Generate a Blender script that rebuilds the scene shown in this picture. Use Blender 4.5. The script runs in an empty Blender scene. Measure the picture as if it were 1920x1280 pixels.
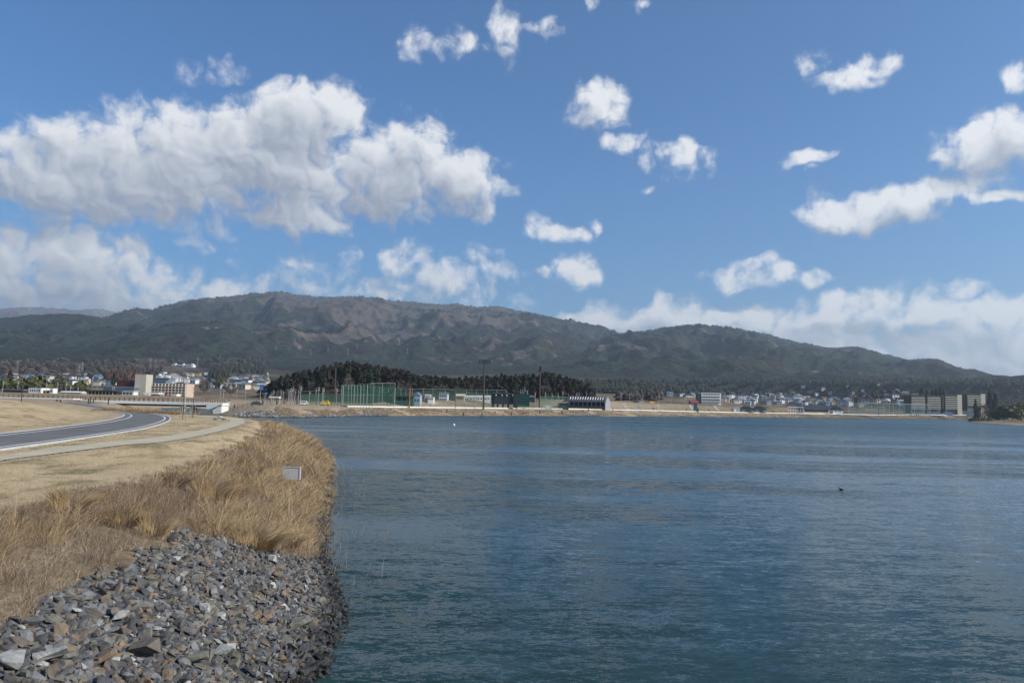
import bpy, bmesh, math, random
import numpy as np
from mathutils import Matrix, Vector

random.seed(7)
rng = np.random.default_rng(7)
scene = bpy.context.scene
COL = scene.collection

# ------------------------------------------------------------------ camera
EYE = Vector((0.0, 0.0, 5.0))                 # eye five metres above the lagoon
FOCAL = 28.0
FPX = 1920 * FOCAL / 36.0
PITCH, ROLL = math.radians(4.57), math.radians(1.25)
cam_data = bpy.data.cameras.new("camera")
cam = bpy.data.objects.new("camera", cam_data)
COL.objects.link(cam)
cam_data.lens = FOCAL
cam_data.sensor_width = 36.0
cam_data.clip_start = 0.1
cam_data.clip_end = 60000
ROT = (Matrix.Rotation(math.radians(90) + PITCH, 3, 'X') @ Matrix.Rotation(ROLL, 3, 'Z'))
cam.matrix_world = Matrix.Translation(EYE) @ ROT.to_4x4()
scene.camera = cam

# ------------------------------------------------------------------ exposure
scene.view_settings.view_transform = 'Standard'
scene.view_settings.look = 'None'
scene.view_settings.gamma = 1.0
scene.view_settings.use_curve_mapping = False
scene.view_settings.exposure = 0.22
scene.render.engine = 'CYCLES'
scene.cycles.use_denoising = True
scene.cycles.max_bounces = 6
scene.cycles.diffuse_bounces = 2
scene.cycles.glossy_bounces = 2
scene.cycles.volume_bounces = 0
scene.cycles.transparent_max_bounces = 24
scene.cycles.caustics_reflective = False
scene.cycles.caustics_refractive = False

# ------------------------------------------------------------------ sun
SUN_AZ = math.radians(108)                    # clockwise from +Y: right and a little behind the eye
SUN_EL = math.radians(34)
sun_vec = Vector((math.sin(SUN_AZ) * math.cos(SUN_EL), math.cos(SUN_AZ) * math.cos(SUN_EL), math.sin(SUN_EL)))
sun_data = bpy.data.lights.new("sun", 'SUN')
sun_data.energy = 5.0
sun_data.angle = math.radians(0.5)
sun_data.color = (1.0, 0.93, 0.82)
sun = bpy.data.objects.new("sun", sun_data)
COL.objects.link(sun)
sun.rotation_euler = sun_vec.to_track_quat('Z', 'Y').to_euler()
sun.location = (60, -40, 80)


# ------------------------------------------------------------------ where a point of the photograph stands
def ray(px, py):
    return ROT @ Vector(((px - 960) / FPX, (640 - py) / FPX, -1.0))


def at(px, py, Y):
    d = ray(px, py)
    return EYE + d * (Y / d.y)


def on_level(px, py, z):
    d = ray(px, py)
    return EYE + d * ((z - EYE.z) / d.z)


# ------------------------------------------------------------------ sky: Nishita air with cumulus in the world shader
world = bpy.data.worlds.new("World")
scene.world = world
world.use_nodes = True
world.cycles.sampling_method = 'MANUAL'
world.cycles.sample_map_resolution = 512
wt = world.node_tree
wt.nodes.clear()


class G:
    """tiny helper to write node trees as expressions"""
    def __init__(self, tree):
        self.t = tree

    def n(self, kind, **kw):
        nd = self.t.nodes.new(kind)
        for k, v in kw.items():
            setattr(nd, k, v)
        return nd

    def put(self, sock, v):
        if isinstance(v, bpy.types.NodeSocket):
            self.t.links.new(v, sock)
        else:
            sock.default_value = v

    def m(self, op, a, b=0.0, c=0.0, clamp=False):
        nd = self.n('ShaderNodeMath', operation=op, use_clamp=clamp)
        self.put(nd.inputs[0], a)
        self.put(nd.inputs[1], b)
        if op in ('MULTIPLY_ADD', 'SMOOTH_MIN', 'SMOOTH_MAX', 'WRAP'):
            self.put(nd.inputs[2], c)
        return nd.outputs[0]

    def v(self, op, a, b=(0, 0, 0), c=(0, 0, 0)):
        nd = self.n('ShaderNodeVectorMath', operation=op)
        self.put(nd.inputs[0], a)
        if op == 'SCALE':
            self.put(nd.inputs['Scale'], b)
        else:
            self.put(nd.inputs[1], b)
        if op == 'MULTIPLY_ADD':
            self.put(nd.inputs[2], c)
        return nd.outputs['Value'] if op == 'DOT_PRODUCT' else nd.outputs[0]

    def noise(self, vec, scale, detail=4.0, rough=0.55, dims='3D', color=False, dist=0.0):
        nd = self.n('ShaderNodeTexNoise', noise_dimensions=dims)
        self.put(nd.inputs['Vector'], vec)
        nd.inputs['Scale'].default_value = scale
        nd.inputs['Detail'].default_value = detail
        nd.inputs['Roughness'].default_value = rough
        nd.inputs['Distortion'].default_value = dist
        return nd.outputs['Color'] if color else nd.outputs[0]

    def ramp(self, fac, stops):
        nd = self.n('ShaderNodeValToRGB')
        cr = nd.color_ramp
        while len(cr.elements) < len(stops):
            cr.elements.new(0.5)
        for e, (p, c) in zip(cr.elements, stops):
            e.position = p
            e.color = (c[0], c[1], c[2], 1) if hasattr(c, '__len__') else (c, c, c, 1)
        self.put(nd.inputs[0], fac)
        return nd.outputs[0]

    def mix(self, f, a, b):
        nd = self.n('ShaderNodeMix', data_type='RGBA')
        self.put(nd.inputs[0], f)
        self.put(nd.inputs[6], (a[0], a[1], a[2], 1) if isinstance(a, tuple) else a)
        self.put(nd.inputs[7], (b[0], b[1], b[2], 1) if isinstance(b, tuple) else b)
        return nd.outputs[2]

    def smooth(self, x, lo, hi, a=0.0, b=1.0):
        nd = self.n('ShaderNodeMapRange', interpolation_type='SMOOTHSTEP')
        self.put(nd.inputs['Value'], x)
        nd.inputs['From Min'].default_value = lo
        nd.inputs['From Max'].default_value = hi
        nd.inputs['To Min'].default_value = a
        nd.inputs['To Max'].default_value = b
        return nd.outputs[0]


SKY_UNIT = FPX / 100.0        # sky coordinates: azimuth and elevation, one unit = a hundred photo pixels


def sky_uv(px, py):
    d = ray(px, py).normalized()
    return math.atan2(d.x, d.y) * SKY_UNIT, math.asin(d.z) * SKY_UNIT


# cumulus: centre x, centre y, half width, half height, density
CLOUDS = [
    (120, 340, 135, 90, 1.2), (235, 325, 160, 105, 1.2), (118, 258, 54, 48, 1), (340, 310, 130, 105, 1.2),
    (215, 395, 200, 38, .8), (395, 345, 70, 62, 1), (470, 285, 140, 92, 1.2), (565, 232, 100, 76, 1.2),
    (622, 212, 62, 58, 1.1), (545, 320, 130, 92, 1.2), (560, 398, 110, 46, 1), (640, 335, 80, 70, .9),
    (735, 325, 115, 86, 1.2), (775, 290, 78, 76, 1.15), (860, 335, 100, 56, 1.1), (925, 348, 40, 26, .8),
    (725, 402, 36, 26, .6), (908, 388, 40, 30, .6),
    (130, 505, 150, 78, 1), (45, 525, 120, 75, 1), (235, 545, 130, 60, .9), (60, 580, 260, 55, .8), (412, 543, 62, 24, .9),
    (390, 460, 45, 20, .4), (440, 505, 40, 24, .35), (565, 495, 55, 32, .45), (652, 478, 24, 22, .4),
    (750, 490, 60, 36, .6), (830, 525, 70, 45, .65), (760, 550, 130, 34, .6), (925, 500, 48, 30, .5), (560, 540, 150, 44, .45), (330, 560, 130, 36, .5), (880, 555, 110, 34, .5),
    (790, 82, 42, 26, .6), (865, 75, 55, 25, .55), (948, 58, 36, 44, .7), (1020, 60, 46, 18, .5),
    (372, 140, 42, 18, .35), (430, 133, 36, 14, .3), (515, 173, 20, 11, .4), (1212, 6, 22, 16, .5), (1095, 4, 18, 12, .5),
    (1112, 203, 56, 44, 1), (1095, 178, 34, 24, .9), (1148, 180, 30, 24, .8), (1120, 235, 36, 18, .6),
    (1158, 272, 42, 18, .8), (1188, 260, 26, 16, .8), (1213, 290, 18, 24, .6), (1270, 283, 50, 20, .8), (1322, 292, 22, 22, .7),
    (1222, 353, 20, 11, .5), (1290, 315, 30, 20, .35),
    (1598, 140, 46, 24, .9), (1645, 118, 34, 18, .8), (1530, 122, 26, 26, .4), (1912, 138, 24, 22, 1),
    (1500, 303, 36, 18, .8), (1530, 291, 26, 11, .7), (1515, 326, 14, 9, .5),
    (1838, 272, 70, 46, 1), (1765, 292, 40, 12, .8), (1905, 262, 60, 52, 1), (1880, 305, 55, 22, .8),
    (1548, 408, 46, 42, 1), (1610, 412, 70, 34, 1), (1690, 382, 72, 36, 1), (1775, 362, 75, 32, 1), (1850, 345, 45, 26, .8), (1868, 374, 46, 14, .9),
    (1012, 428, 34, 26, .9), (1060, 438, 50, 20, .9), (1112, 425, 18, 18, .8),
    (1075, 500, 52, 28, .9), (1095, 522, 38, 26, .9), (1015, 502, 34, 12, .6),
    (1395, 520, 70, 22, .9), (1420, 500, 50, 18, .8), (1465, 513, 36, 18, .8), (1523, 528, 28, 13, .8),
    (1060, 597, 60, 18, .9), (1135, 602, 60, 36, 1), (1250, 590, 66, 44, 1), (1195, 605, 50, 38, 1),
    (1350, 606, 90, 30, 1), (1440, 600, 80, 32, 1), (1540, 590, 80, 34, 1), (1650, 575, 70, 38, 1), (1735, 585, 80, 42, 1),
    (1795, 545, 54, 20, .7), (1860, 605, 90, 44, 1), (1930, 590, 50, 30, 1), (1480, 640, 300, 40, 1), (1820, 660, 240, 62, 1), (1900, 700, 130, 50, .9),
]


def build_sky():
    g = G(wt)
    tc = g.n('ShaderNodeTexCoord')
    sep = g.n('ShaderNodeSeparateXYZ')
    g.t.links.new(tc.outputs['Generated'], sep.inputs[0])
    x, y, z = sep.outputs
    az = g.m('ARCTAN2', x, y)
    az = g.m('SUBTRACT', g.m('PINGPONG', g.m('ADD', az, 0.72 + 6 * 1.44), 1.44), 0.72)
    el = g.m('ARCSINE', z)
    cmb = g.n('ShaderNodeCombineXYZ')
    g.put(cmb.inputs[0], g.m('MULTIPLY', az, SKY_UNIT))
    g.put(cmb.inputs[1], g.m('MULTIPLY', el, SKY_UNIT))
    P = cmb.outputs[0]
    # uneven edges: the coordinates are pushed about by two sizes of noise
    w1 = g.v('SUBTRACT', g.noise(P, 1.2, 2.5, 0.45, '2D', True), (0.5, 0.5, 0.5))
    PW = g.v('MULTIPLY_ADD', w1, (0.75, 0.6, 0.0), P)

    def field(Q, items):
        out = None
        for (cx, cy, rx, ry, a) in items:
            u, v = sky_uv(cx, cy)
            r0, r1 = 1.18 * rx / 100, 1.18 * ry / 100
            q = g.v('MULTIPLY_ADD', Q, (1 / r0, 1 / r1, 0), (-u / r0, -v / r1, 0))
            f = g.m('MULTIPLY_ADD', g.v('DOT_PRODUCT', q, q), -a, a)
            out = f if out is None else g.m('SMOOTH_MAX', out, f, 0.12)
        return out
    F0 = field(PW, CLOUDS)
    big = [c for c in CLOUDS if c[2] * c[3] > 1500]
    F1 = field(g.v('ADD', PW, (0.20, 0.42, 0)), big)

    def billow(Q, detail):
        vo = g.n('ShaderNodeTexVoronoi', voronoi_dimensions='2D', feature='SMOOTH_F1')
        g.put(vo.inputs['Vector'], Q)
        vo.inputs['Scale'].default_value = 2.1
        vo.inputs['Detail'].default_value = detail
        vo.inputs['Roughness'].default_value = 0.5
        vo.inputs['Lacunarity'].default_value = 2.1
        vo.inputs['Smoothness'].default_value = 0.35
        return vo.outputs['Distance']
    b0_ = billow(PW, 3.0)
    b1_ = billow(g.v('ADD', PW, (0.07, 0.10, 0)), 1.0)
    nP = g.noise(P, 3.2, 8, 0.62, '2D')
    dens = g.m('ADD', F0, g.m('ADD', g.m('MULTIPLY', g.m('SUBTRACT', 0.44, b0_), 0.70), g.m('MULTIPLY', g.m('SUBTRACT', nP, 0.50), 1.2)))
    alpha = g.smooth(dens, -0.22, 0.72)
    # sun comes from the upper right: a puff is bright where the cloud thins out towards it
    shade = g.m('MULTIPLY', g.m('SUBTRACT', g.m('MAXIMUM', F0, 0.0), g.m('MAXIMUM', F1, 0.0)), 0.42)
    puff = g.m('MULTIPLY', g.m('SUBTRACT', b1_, b0_), 0.26)
    thin = g.m('SUBTRACT', 0.84, g.m('MULTIPLY', g.m('MAXIMUM', F1, 0.0), 0.31))
    lit = g.m('ADD', g.m('ADD', shade, puff), thin, clamp=True)
    ccol = g.ramp(lit, [(0.0, (0.26, 0.29, 0.355)), (0.35, (0.37, 0.405, 0.475)), (0.62, (0.60, 0.63, 0.68)), (0.85, (0.80, 0.815, 0.84)), (1.0, (0.88, 0.885, 0.90))])
    sky = g.n('ShaderNodeTexSky', sky_type='NISHITA', sun_disc=False)
    sky.sun_elevation = SUN_EL
    sky.sun_rotation = SUN_AZ
    sky.altitude = 0
    sky.air_density = 1.0
    sky.dust_density = 1.2
    sky.ozone_density = 3.0
    b0 = g.n('ShaderNodeBackground')
    g.put(b0.inputs[0], g.v('MULTIPLY', sky.outputs[0], (0.53, 0.92, 1.26)))
    b0.inputs[1].default_value = 0.092
    b1 = g.n('ShaderNodeBackground')
    g.put(b1.inputs[0], ccol)
    b1.inputs[1].default_value = 0.92
    mx = g.n('ShaderNodeMixShader')
    g.put(mx.inputs[0], g.m('MULTIPLY', alpha, g.smooth(F0, -0.15, 0.70, 0.45, 0.97)))
    g.t.links.new(b0.outputs[0], mx.inputs[1])
    g.t.links.new(b1.outputs[0], mx.inputs[2])
    o = g.n('ShaderNodeOutputWorld')
    g.t.links.new(mx.outputs[0], o.inputs[0])


build_sky()


# ------------------------------------------------------------------ numpy noise
def perlin(x, y, seed=0):
    xi, yi = np.floor(x).astype(np.int64), np.floor(y).astype(np.int64)
    xf, yf = x - xi, y - yi

    def grad(ix, iy, dx, dy):
        h = (ix * 374761393 + iy * 668265263 + seed * 974634541) & 0xffffffff
        h = ((h ^ (h >> 13)) * 1274126177) & 0xffffffff
        a = (h ^ (h >> 16)) / 4294967296.0 * 2 * np.pi
        return np.cos(a) * dx + np.sin(a) * dy
    u = xf * xf * xf * (xf * (xf * 6 - 15) + 10)
    v = yf * yf * yf * (yf * (yf * 6 - 15) + 10)
    n00, n10 = grad(xi, yi, xf, yf), grad(xi + 1, yi, xf - 1, yf)
    n01, n11 = grad(xi, yi + 1, xf, yf - 1), grad(xi + 1, yi + 1, xf - 1, yf - 1)
    return 1.5 * ((n00 * (1 - u) + n10 * u) * (1 - v) + (n01 * (1 - u) + n11 * u) * v)


def fbm(x, y, octaves=4, seed=0, gain=0.5):
    s, a, f = 0, 1.0, 1.0
    for o in range(octaves):
        s = s + a * perlin(x * f, y * f, seed + o * 17)
        a, f = a * gain, f * 2.03
    return s


def ridged(x, y, octaves=4, seed=0, gain=0.5):
    s, a, f, tot = 0, 1.0, 1.0, 0
    for o in range(octaves):
        s = s + a * (1 - 2 * np.abs(perlin(x * f, y * f, seed + o * 31)))
        tot += a
        a, f = a * gain, f * 2.07
    return s / tot


def sstep(a, b, x):
    t = np.clip((x - a) / (b - a), 0, 1)
    return t * t * (3 - 2 * t)


def seg_dist(x, y, pts):
    """distance from points to an open polyline"""
    best = np.full(np.shape(x), 1e9)
    for (ax, ay), (bx, by) in zip(pts[:-1], pts[1:]):
        dx, dy = bx - ax, by - ay
        t = np.clip(((x - ax) * dx + (y - ay) * dy) / (dx * dx + dy * dy + 1e-9), 0, 1)
        best = np.minimum(best, np.hypot(x - ax - t * dx, y - ay - t * dy))
    return best


def inside(x, y, poly):
    r = np.zeros(np.shape(x), bool)
    n = len(poly)
    for i in range(n):
        (ax, ay), (bx, by) = poly[i], poly[(i + 1) % n]
        if ay == by:
            continue
        c = ((ay > y) != (by > y)) & (x < (bx - ax) * (y - ay) / (by - ay) + ax)
        r ^= c
    return r


def spline(pts, n=8):
    p = [np.array(q, float) for q in pts]
    p = [2 * p[0] - p[1]] + p + [2 * p[-1] - p[-2]]
    out = []
    for i in range(1, len(p) - 2):
        for k in range(n):
            t = k / n
            out.append(0.5 * (2 * p[i] + (p[i + 1] - p[i - 1]) * t + (2 * p[i - 1] - 5 * p[i] + 4 * p[i + 1] - p[i + 2]) * t * t
                              + (3 * p[i] - p[i - 1] - 3 * p[i + 1] + p[i + 2]) * t ** 3))
    out.append(p[-2])
    return out


# ------------------------------------------------------------------ materials
def material(name, build):
    m = bpy.data.materials.new(name)
    m.use_nodes = True
    t = m.node_tree
    g = G(t)
    bsdf = next(n for n in t.nodes if n.type == 'BSDF_PRINCIPLED')
    build(g, bsdf)
    return m


def setp(g, bsdf, color=None, rough=0.8, spec=0.3, metal=0.0, normal=None):
    if color is not None:
        g.put(bsdf.inputs['Base Color'], (color[0], color[1], color[2], 1) if isinstance(color, tuple) else color)
    g.put(bsdf.inputs['Roughness'], rough)
    bsdf.inputs['Specular IOR Level'].default_value = spec
    bsdf.inputs['Metallic'].default_value = metal
    if normal is not None:
        g.put(bsdf.inputs['Normal'], normal)


def bump(g, height, strength=0.5, dist=0.1):
    nd = g.n('ShaderNodeBump')
    nd.inputs['Strength'].default_value = strength
    nd.inputs['Distance'].default_value = dist
    g.put(nd.inputs['Height'], height)
    return nd.outputs[0]


def obj_co(g):
    return g.n('ShaderNodeTexCoord').outputs['Object']


def world_co(g):
    return g.n('ShaderNodeNewGeometry').outputs['Position']


def flat(name, c, rough=0.7, var=0.12, scale=0.6, spec=0.3, metal=0.0):
    """one colour with slight weathering"""
    def b(g, s):
        n = g.noise(world_co(g), scale, 5, 0.6)
        lo = tuple(v * (1 - var) for v in c)
        hi = tuple(min(1, v * (1 + var)) for v in c)
        setp(g, s, g.ramp(n, [(0.3, lo), (0.7, hi)]), rough, spec, metal)
    return material(name, b)


def island(name, stops, rough=0.8, spec=0.15, sub=0.0):
    """colour that differs from blade to blade"""
    def b(g, s):
        r = g.n('ShaderNodeNewGeometry').outputs['Random Per Island']
        big = g.noise(world_co(g), 0.5, 3, 0.6)
        f = g.m('ADD', g.m('MULTIPLY', r, 0.7), g.m('MULTIPLY', g.m('SUBTRACT', big, 0.35), 0.9), clamp=True)
        setp(g, s, g.ramp(f, stops), rough, spec)
    return material(name, b)


M = {}
M['white'] = flat('white_paint', (0.70, 0.70, 0.685), 0.5, 0.05)
M['line'] = flat('road_paint', (0.60, 0.60, 0.58), 0.7, 0.22, 3)
M['kerb'] = flat('kerb_concrete', (0.46, 0.455, 0.43), 0.85, 0.14, 1.5)
M['concrete'] = flat('concrete', (0.42, 0.41, 0.38), 0.85, 0.14, 1.2)
M['pale_concrete'] = flat('pale_concrete', (0.66, 0.65, 0.61), 0.85, 0.08, 0.5)
M['steel'] = flat('galvanised_steel', (0.34, 0.345, 0.345), 0.5, 0.1, 2, 0.5)
M['brown_steel'] = flat('brown_steel', (0.075, 0.05, 0.042), 0.6, 0.2, 2)
M['dark_steel'] = flat('dark_steel', (0.035, 0.036, 0.04), 0.55, 0.2, 2)
M['charcoal'] = flat('charcoal_cladding', (0.028, 0.030, 0.036), 0.6, 0.2, 0.5)
M['black_roof'] = flat('black_tiles', (0.04, 0.043, 0.05), 0.6, 0.25, 0.8)
M['grey_roof'] = flat('grey_tiles', (0.12, 0.13, 0.145), 0.6, 0.2, 0.8)
M['brown_roof'] = flat('brown_tiles', (0.14, 0.085, 0.06), 0.7, 0.2, 0.8)
M['red_roof'] = flat('red_metal_roof', (0.27, 0.045, 0.05), 0.6, 0.15, 0.8)
M['blue_roof'] = flat('blue_metal_roof', (0.14, 0.2, 0.27), 0.5, 0.15, 0.8)
M['cream'] = flat('cream_wall', (0.55, 0.49, 0.39), 0.85, 0.07)
M['beige_stone'] = flat('beige_stone', (0.46, 0.42, 0.34), 0.85, 0.12, 0.25)
M['grey_wall'] = flat('grey_wall', (0.36, 0.36, 0.36), 0.85, 0.1)
M['pink_wall'] = flat('pinkish_wall', (0.50, 0.385, 0.32), 0.85, 0.06)
M['tan_wall'] = flat('tan_wall', (0.42, 0.32, 0.2), 0.85, 0.08)
M['blue_wall'] = flat('pale_blue_wall', (0.29, 0.345, 0.40), 0.8, 0.06)
M['maroon'] = flat('maroon_cladding', (0.085, 0.022, 0.022), 0.6, 0.3, 0.12)
M['glass'] = flat('window_glass', (0.03, 0.045, 0.065), 0.12, 0.2, 0.3, 0.6)
M['blue_glass'] = flat('blue_grey_glass', (0.08, 0.12, 0.17), 0.2, 0.2, 0.3, 0.6)
M['green_steel'] = flat('green_panel', (0.035, 0.105, 0.09), 0.6, 0.15, 0.8)
M['orange'] = flat('rust_orange', (0.36, 0.13, 0.035), 0.6, 0.15, 1)
M['sign_blue'] = flat('sign_blue', (0.015, 0.07, 0.30), 0.45, 0.05)
M['yellow'] = flat('yellow_paint', (0.72, 0.50, 0.02), 0.35, 0.05, 1, 0.5)
M['navy'] = flat('dark_car_paint', (0.03, 0.04, 0.055), 0.25, 0.1, 1, 0.5)
M['rubber'] = flat('rubber', (0.02, 0.02, 0.02), 0.8, 0.1)
M['bark'] = flat('bark', (0.10, 0.075, 0.055), 0.9, 0.3, 3)
M['pale_wood'] = flat('weathered_wood', (0.30, 0.26, 0.20), 0.9, 0.2, 4)
M['bare_twigs'] = flat('bare_twigs', (0.13, 0.105, 0.09), 0.9, 0.25, 0.3)
M['cedar'] = island('cedar_leaves', [(0.0, (0.012, 0.014, 0.009)), (0.4, (0.028, 0.024, 0.015)), (0.8, (0.050, 0.035, 0.022)), (1.0, (0.078, 0.052, 0.034))])
M['pine'] = island('pine_leaves', [(0.0, (0.013, 0.020, 0.011)), (0.6, (0.032, 0.042, 0.022)), (1.0, (0.056, 0.063, 0.030))])
M['olive'] = island('olive_leaves', [(0.0, (0.035, 0.042, 0.015)), (0.6, (0.085, 0.09, 0.03)), (1.0, (0.15, 0.14, 0.05))])
M['rust_tree'] = island('rust_leaves', [(0.0, (0.03, 0.018, 0.014)), (0.6, (0.07, 0.038, 0.028)), (1.0, (0.10, 0.055, 0.04))])
M['plaster_tarp'] = flat('blue_tarp', (0.10, 0.20, 0.36), 0.6, 0.15, 0.5)


def net_material(name, c, cover):
    def b(g, s):
        setp(g, s, c, 0.7, 0.2)
        s.inputs['Alpha'].default_value = cover
    return material(name, b)


M['net'] = net_material('green_net', (0.05, 0.19, 0.11), 0.30)
M['dark_net'] = net_material('dark_green_net', (0.04, 0.13, 0.10), 0.17)
M['teal_net'] = net_material('teal_net', (0.12, 0.22, 0.22), 0.15)


# ------------------------------------------------------------------ object helpers
class MB:
    """collects shapes, then links them as one mesh object"""
    def __init__(self):
        self.v, self.f = [], []

    def add(self, verts, faces):
        k = len(self.v)
        self.v += [tuple(p) for p in verts]
        self.f += [tuple(i + k for i in q) for q in faces]
        return self

    def box(self, c, s, rz=0.0, taper=1.0):
        x, y, z = s[0] / 2, s[1] / 2, s[2] / 2
        ca, sa = math.cos(rz), math.sin(rz)
        vs = []
        for dz, k in ((-z, 1.0), (z, taper)):
            for dx, dy in ((-x, -y), (x, -y), (x, y), (-x, y)):
                vs.append((c[0] + (dx * ca - dy * sa) * k, c[1] + (dx * sa + dy * ca) * k, c[2] + dz))
        return self.add(vs, [(0, 3, 2, 1), (4, 5, 6, 7), (0, 1, 5, 4), (1, 2, 6, 5), (2, 3, 7, 6), (3, 0, 4, 7)])

    def tube(self, a, b, r0, r1=None, n=6):
        a, b = Vector(a), Vector(b)
        r1 = r0 if r1 is None else r1
        d = (b - a).normalized()
        u = d.orthogonal().normalized()
        w = d.cross(u)
        vs = [a + (u * math.cos(6.28319 * i / n) + w * math.sin(6.28319 * i / n)) * r0 for i in range(n)]
        vs += [b + (u * math.cos(6.28319 * i / n) + w * math.sin(6.28319 * i / n)) * r1 for i in range(n)]
        fs = [(i, (i + 1) % n, n + (i + 1) % n, n + i) for i in range(n)] + [tuple(range(n))[::-1], tuple(range(n, 2 * n))]
        return self.add(vs, fs)

    def prism(self, outline, y0, y1):
        """outline in x, z pulled along y"""
        n = len(outline)
        vs = [(x, y0, z) for x, z in outline] + [(x, y1, z) for x, z in outline]
        fs = [(i, (i + 1) % n, n + (i + 1) % n, n + i) for i in range(n)] + [tuple(range(n))[::-1], tuple(range(n, 2 * n))]
        return self.add(vs, fs)

    def quad(self, a, b, c, d):
        return self.add([a, b, c, d], [(0, 1, 2, 3)])

    def mesh(self, name, mat):
        me = bpy.data.meshes.new(name)
        me.from_pydata(self.v, [], self.f)
        me.materials.append(mat)
        me.update()
        return me

    def build(self, name, mat, parent=None):
        return link(name, self.mesh(name, mat), parent)


def link(name, data, parent=None, loc=None, rz=0.0):
    o = bpy.data.objects.new(name, data)
    COL.objects.link(o)
    if parent is not None:
        o.parent = parent
    if loc is not None:
        o.location = loc
    o.rotation_euler.z = rz
    return o


def tag(o, label=None, cat=None, group=None, kind=None):
    if label:
        o['label'] = label
    if cat:
        o['category'] = cat
    if group:
        o['group'] = group
    if kind:
        o['kind'] = kind
    return o


def thing(name, label, cat, loc=(0, 0, 0), rz=0.0, group=None):
    o = bpy.data.objects.new(name, None)
    o.empty_display_size = 0.5
    COL.objects.link(o)
    o.location = loc
    o.rotation_euler.z = rz
    return tag(o, label, cat, group)


KIDS = {}


def dup(root, loc, rz=0.0, scale=None, label=None, group=None, kids=True):
    """a copy of a thing with copies of its parts and sub-parts, mesh data shared"""
    r = root.copy()
    COL.objects.link(r)
    r.location = loc
    r.rotation_euler = (0, 0, rz)
    if scale is not None:
        r.scale = scale
    if label:
        r['label'] = label
    if group:
        r['group'] = group
    if kids:
        for ch in KIDS.setdefault(root.name, list(root.children)):
            c = ch.copy()
            COL.objects.link(c)
            c.parent = r
            for sub in KIDS.setdefault(ch.name, list(ch.children)):
                d = sub.copy()
                COL.objects.link(d)
                d.parent = c
    return r


def np_mesh(name, verts, faces, mats, smooth=False, mat_index=None):
    """mesh from arrays; faces all of one length"""
    me = bpy.data.meshes.new(name)
    nf, k = faces.shape
    me.vertices.add(len(verts))
    me.vertices.foreach_set('co', np.ascontiguousarray(verts, np.float32).ravel())
    me.loops.add(nf * k)
    me.loops.foreach_set('vertex_index', np.ascontiguousarray(faces, np.int32).ravel())
    me.polygons.add(nf)
    me.polygons.foreach_set('loop_start', np.arange(0, nf * k, k, dtype=np.int32))
    for m in mats:
        me.materials.append(m)
    if mat_index is not None:
        me.polygons.foreach_set('material_index', np.ascontiguousarray(mat_index, np.int32))
    me.polygons.foreach_set('use_smooth', np.full(nf, smooth, bool))
    me.update(calc_edges=True)
    return me


def grid_faces(nr, nc):
    i = np.arange(nr - 1)[:, None] * nc + np.arange(nc - 1)[None, :]
    return np.stack([i, i + 1, i + nc + 1, i + nc], -1).reshape(-1, 4)


# landmarks of the view, used to tell look-alikes apart in their labels
LANDMARKS = [(15, 'the red brown conifer'), (24, 'the long dark shed'), (65, 'the white depot'), (96, 'the white kiosk'), (132, 'the long pale shed'), (170, 'the dark roofed station'), (208, 'the low grey wing'), (234, 'the maroon block'),
             (262, 'the beige stone block'), (299, 'the blue grey office'), (320, 'the balconied block'), (343, 'the hillside school'), (370, 'the pale hillside hall'), (382, 'the leafless tree'), (405, 'the yellow green tree'), (432, 'the wide leafless tree'),
             (457, 'the wire fence end'), (478, 'the dark blue car'), (493, 'the blue road signs'), (512, 'the concrete shelter'), (540, 'the pale pole cluster'), (570, 'the white van'), (610, 'the yellow truck'), (627, 'the end-on floodlight mast'), (648, 'the net cage end'), (670, 'the net cage front'), (700, 'the tall net'),
             (738, 'the shortest floodlight mast'), (767, 'the orange post'), (781, 'the pale blue house'), (801, 'the yellowish hut'), (831, 'the two storey house'), (862, 'the tan house'), (890, 'the white cabins'), (906, 'the tallest floodlight mast'), (947, 'the black scoreboard'), (981, 'the ribbed screen'),
             (1011, 'the narrow floodlight mast'), (1026, 'the white container'), (1052, 'the black lean-to'), (1075, 'the left pavilion end'), (1100, 'the pavilion middle'), (1135, 'the white pavilion gable'), (1197, 'the grey notice board'), (1250, 'the yellow car'), (1297, 'the red roofed gym'), (1305, 'the green equipment box'),
             (1333, 'the three storey school'), (1381, 'the blue grey sheds'), (1402, 'the left pointed roof'), (1426, 'the right pointed roof'), (1455, 'the last bank stair'), (1492, 'the white framed shelter'), (1530, 'the long black roof'), (1571, 'the white gabled house'), (1606, 'the bare net posts'),
             (1640, 'the leftmost net frame'), (1671, 'the second net frame'), (1690, 'the pinkish tower'), (1721, 'the first apartment block'), (1750, 'the second apartment block'), (1783, 'the third apartment block'), (1825, 'the rightmost apartment block'), (1860, 'the tall conifers'), (1895, 'the right bridge')]


def near(px, on='beside'):
    q, nm = min(LANDMARKS, key=lambda a: abs(a[0] - px))
    return (on if abs(q - px) < 4 else 'left of' if px < q else 'right of') + ' ' + nm


# ------------------------------------------------------------------ shape of the land
def lv(pts, z=0.0):
    return [tuple(on_level(px, py, z)[:2]) for px, py in pts]


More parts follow.
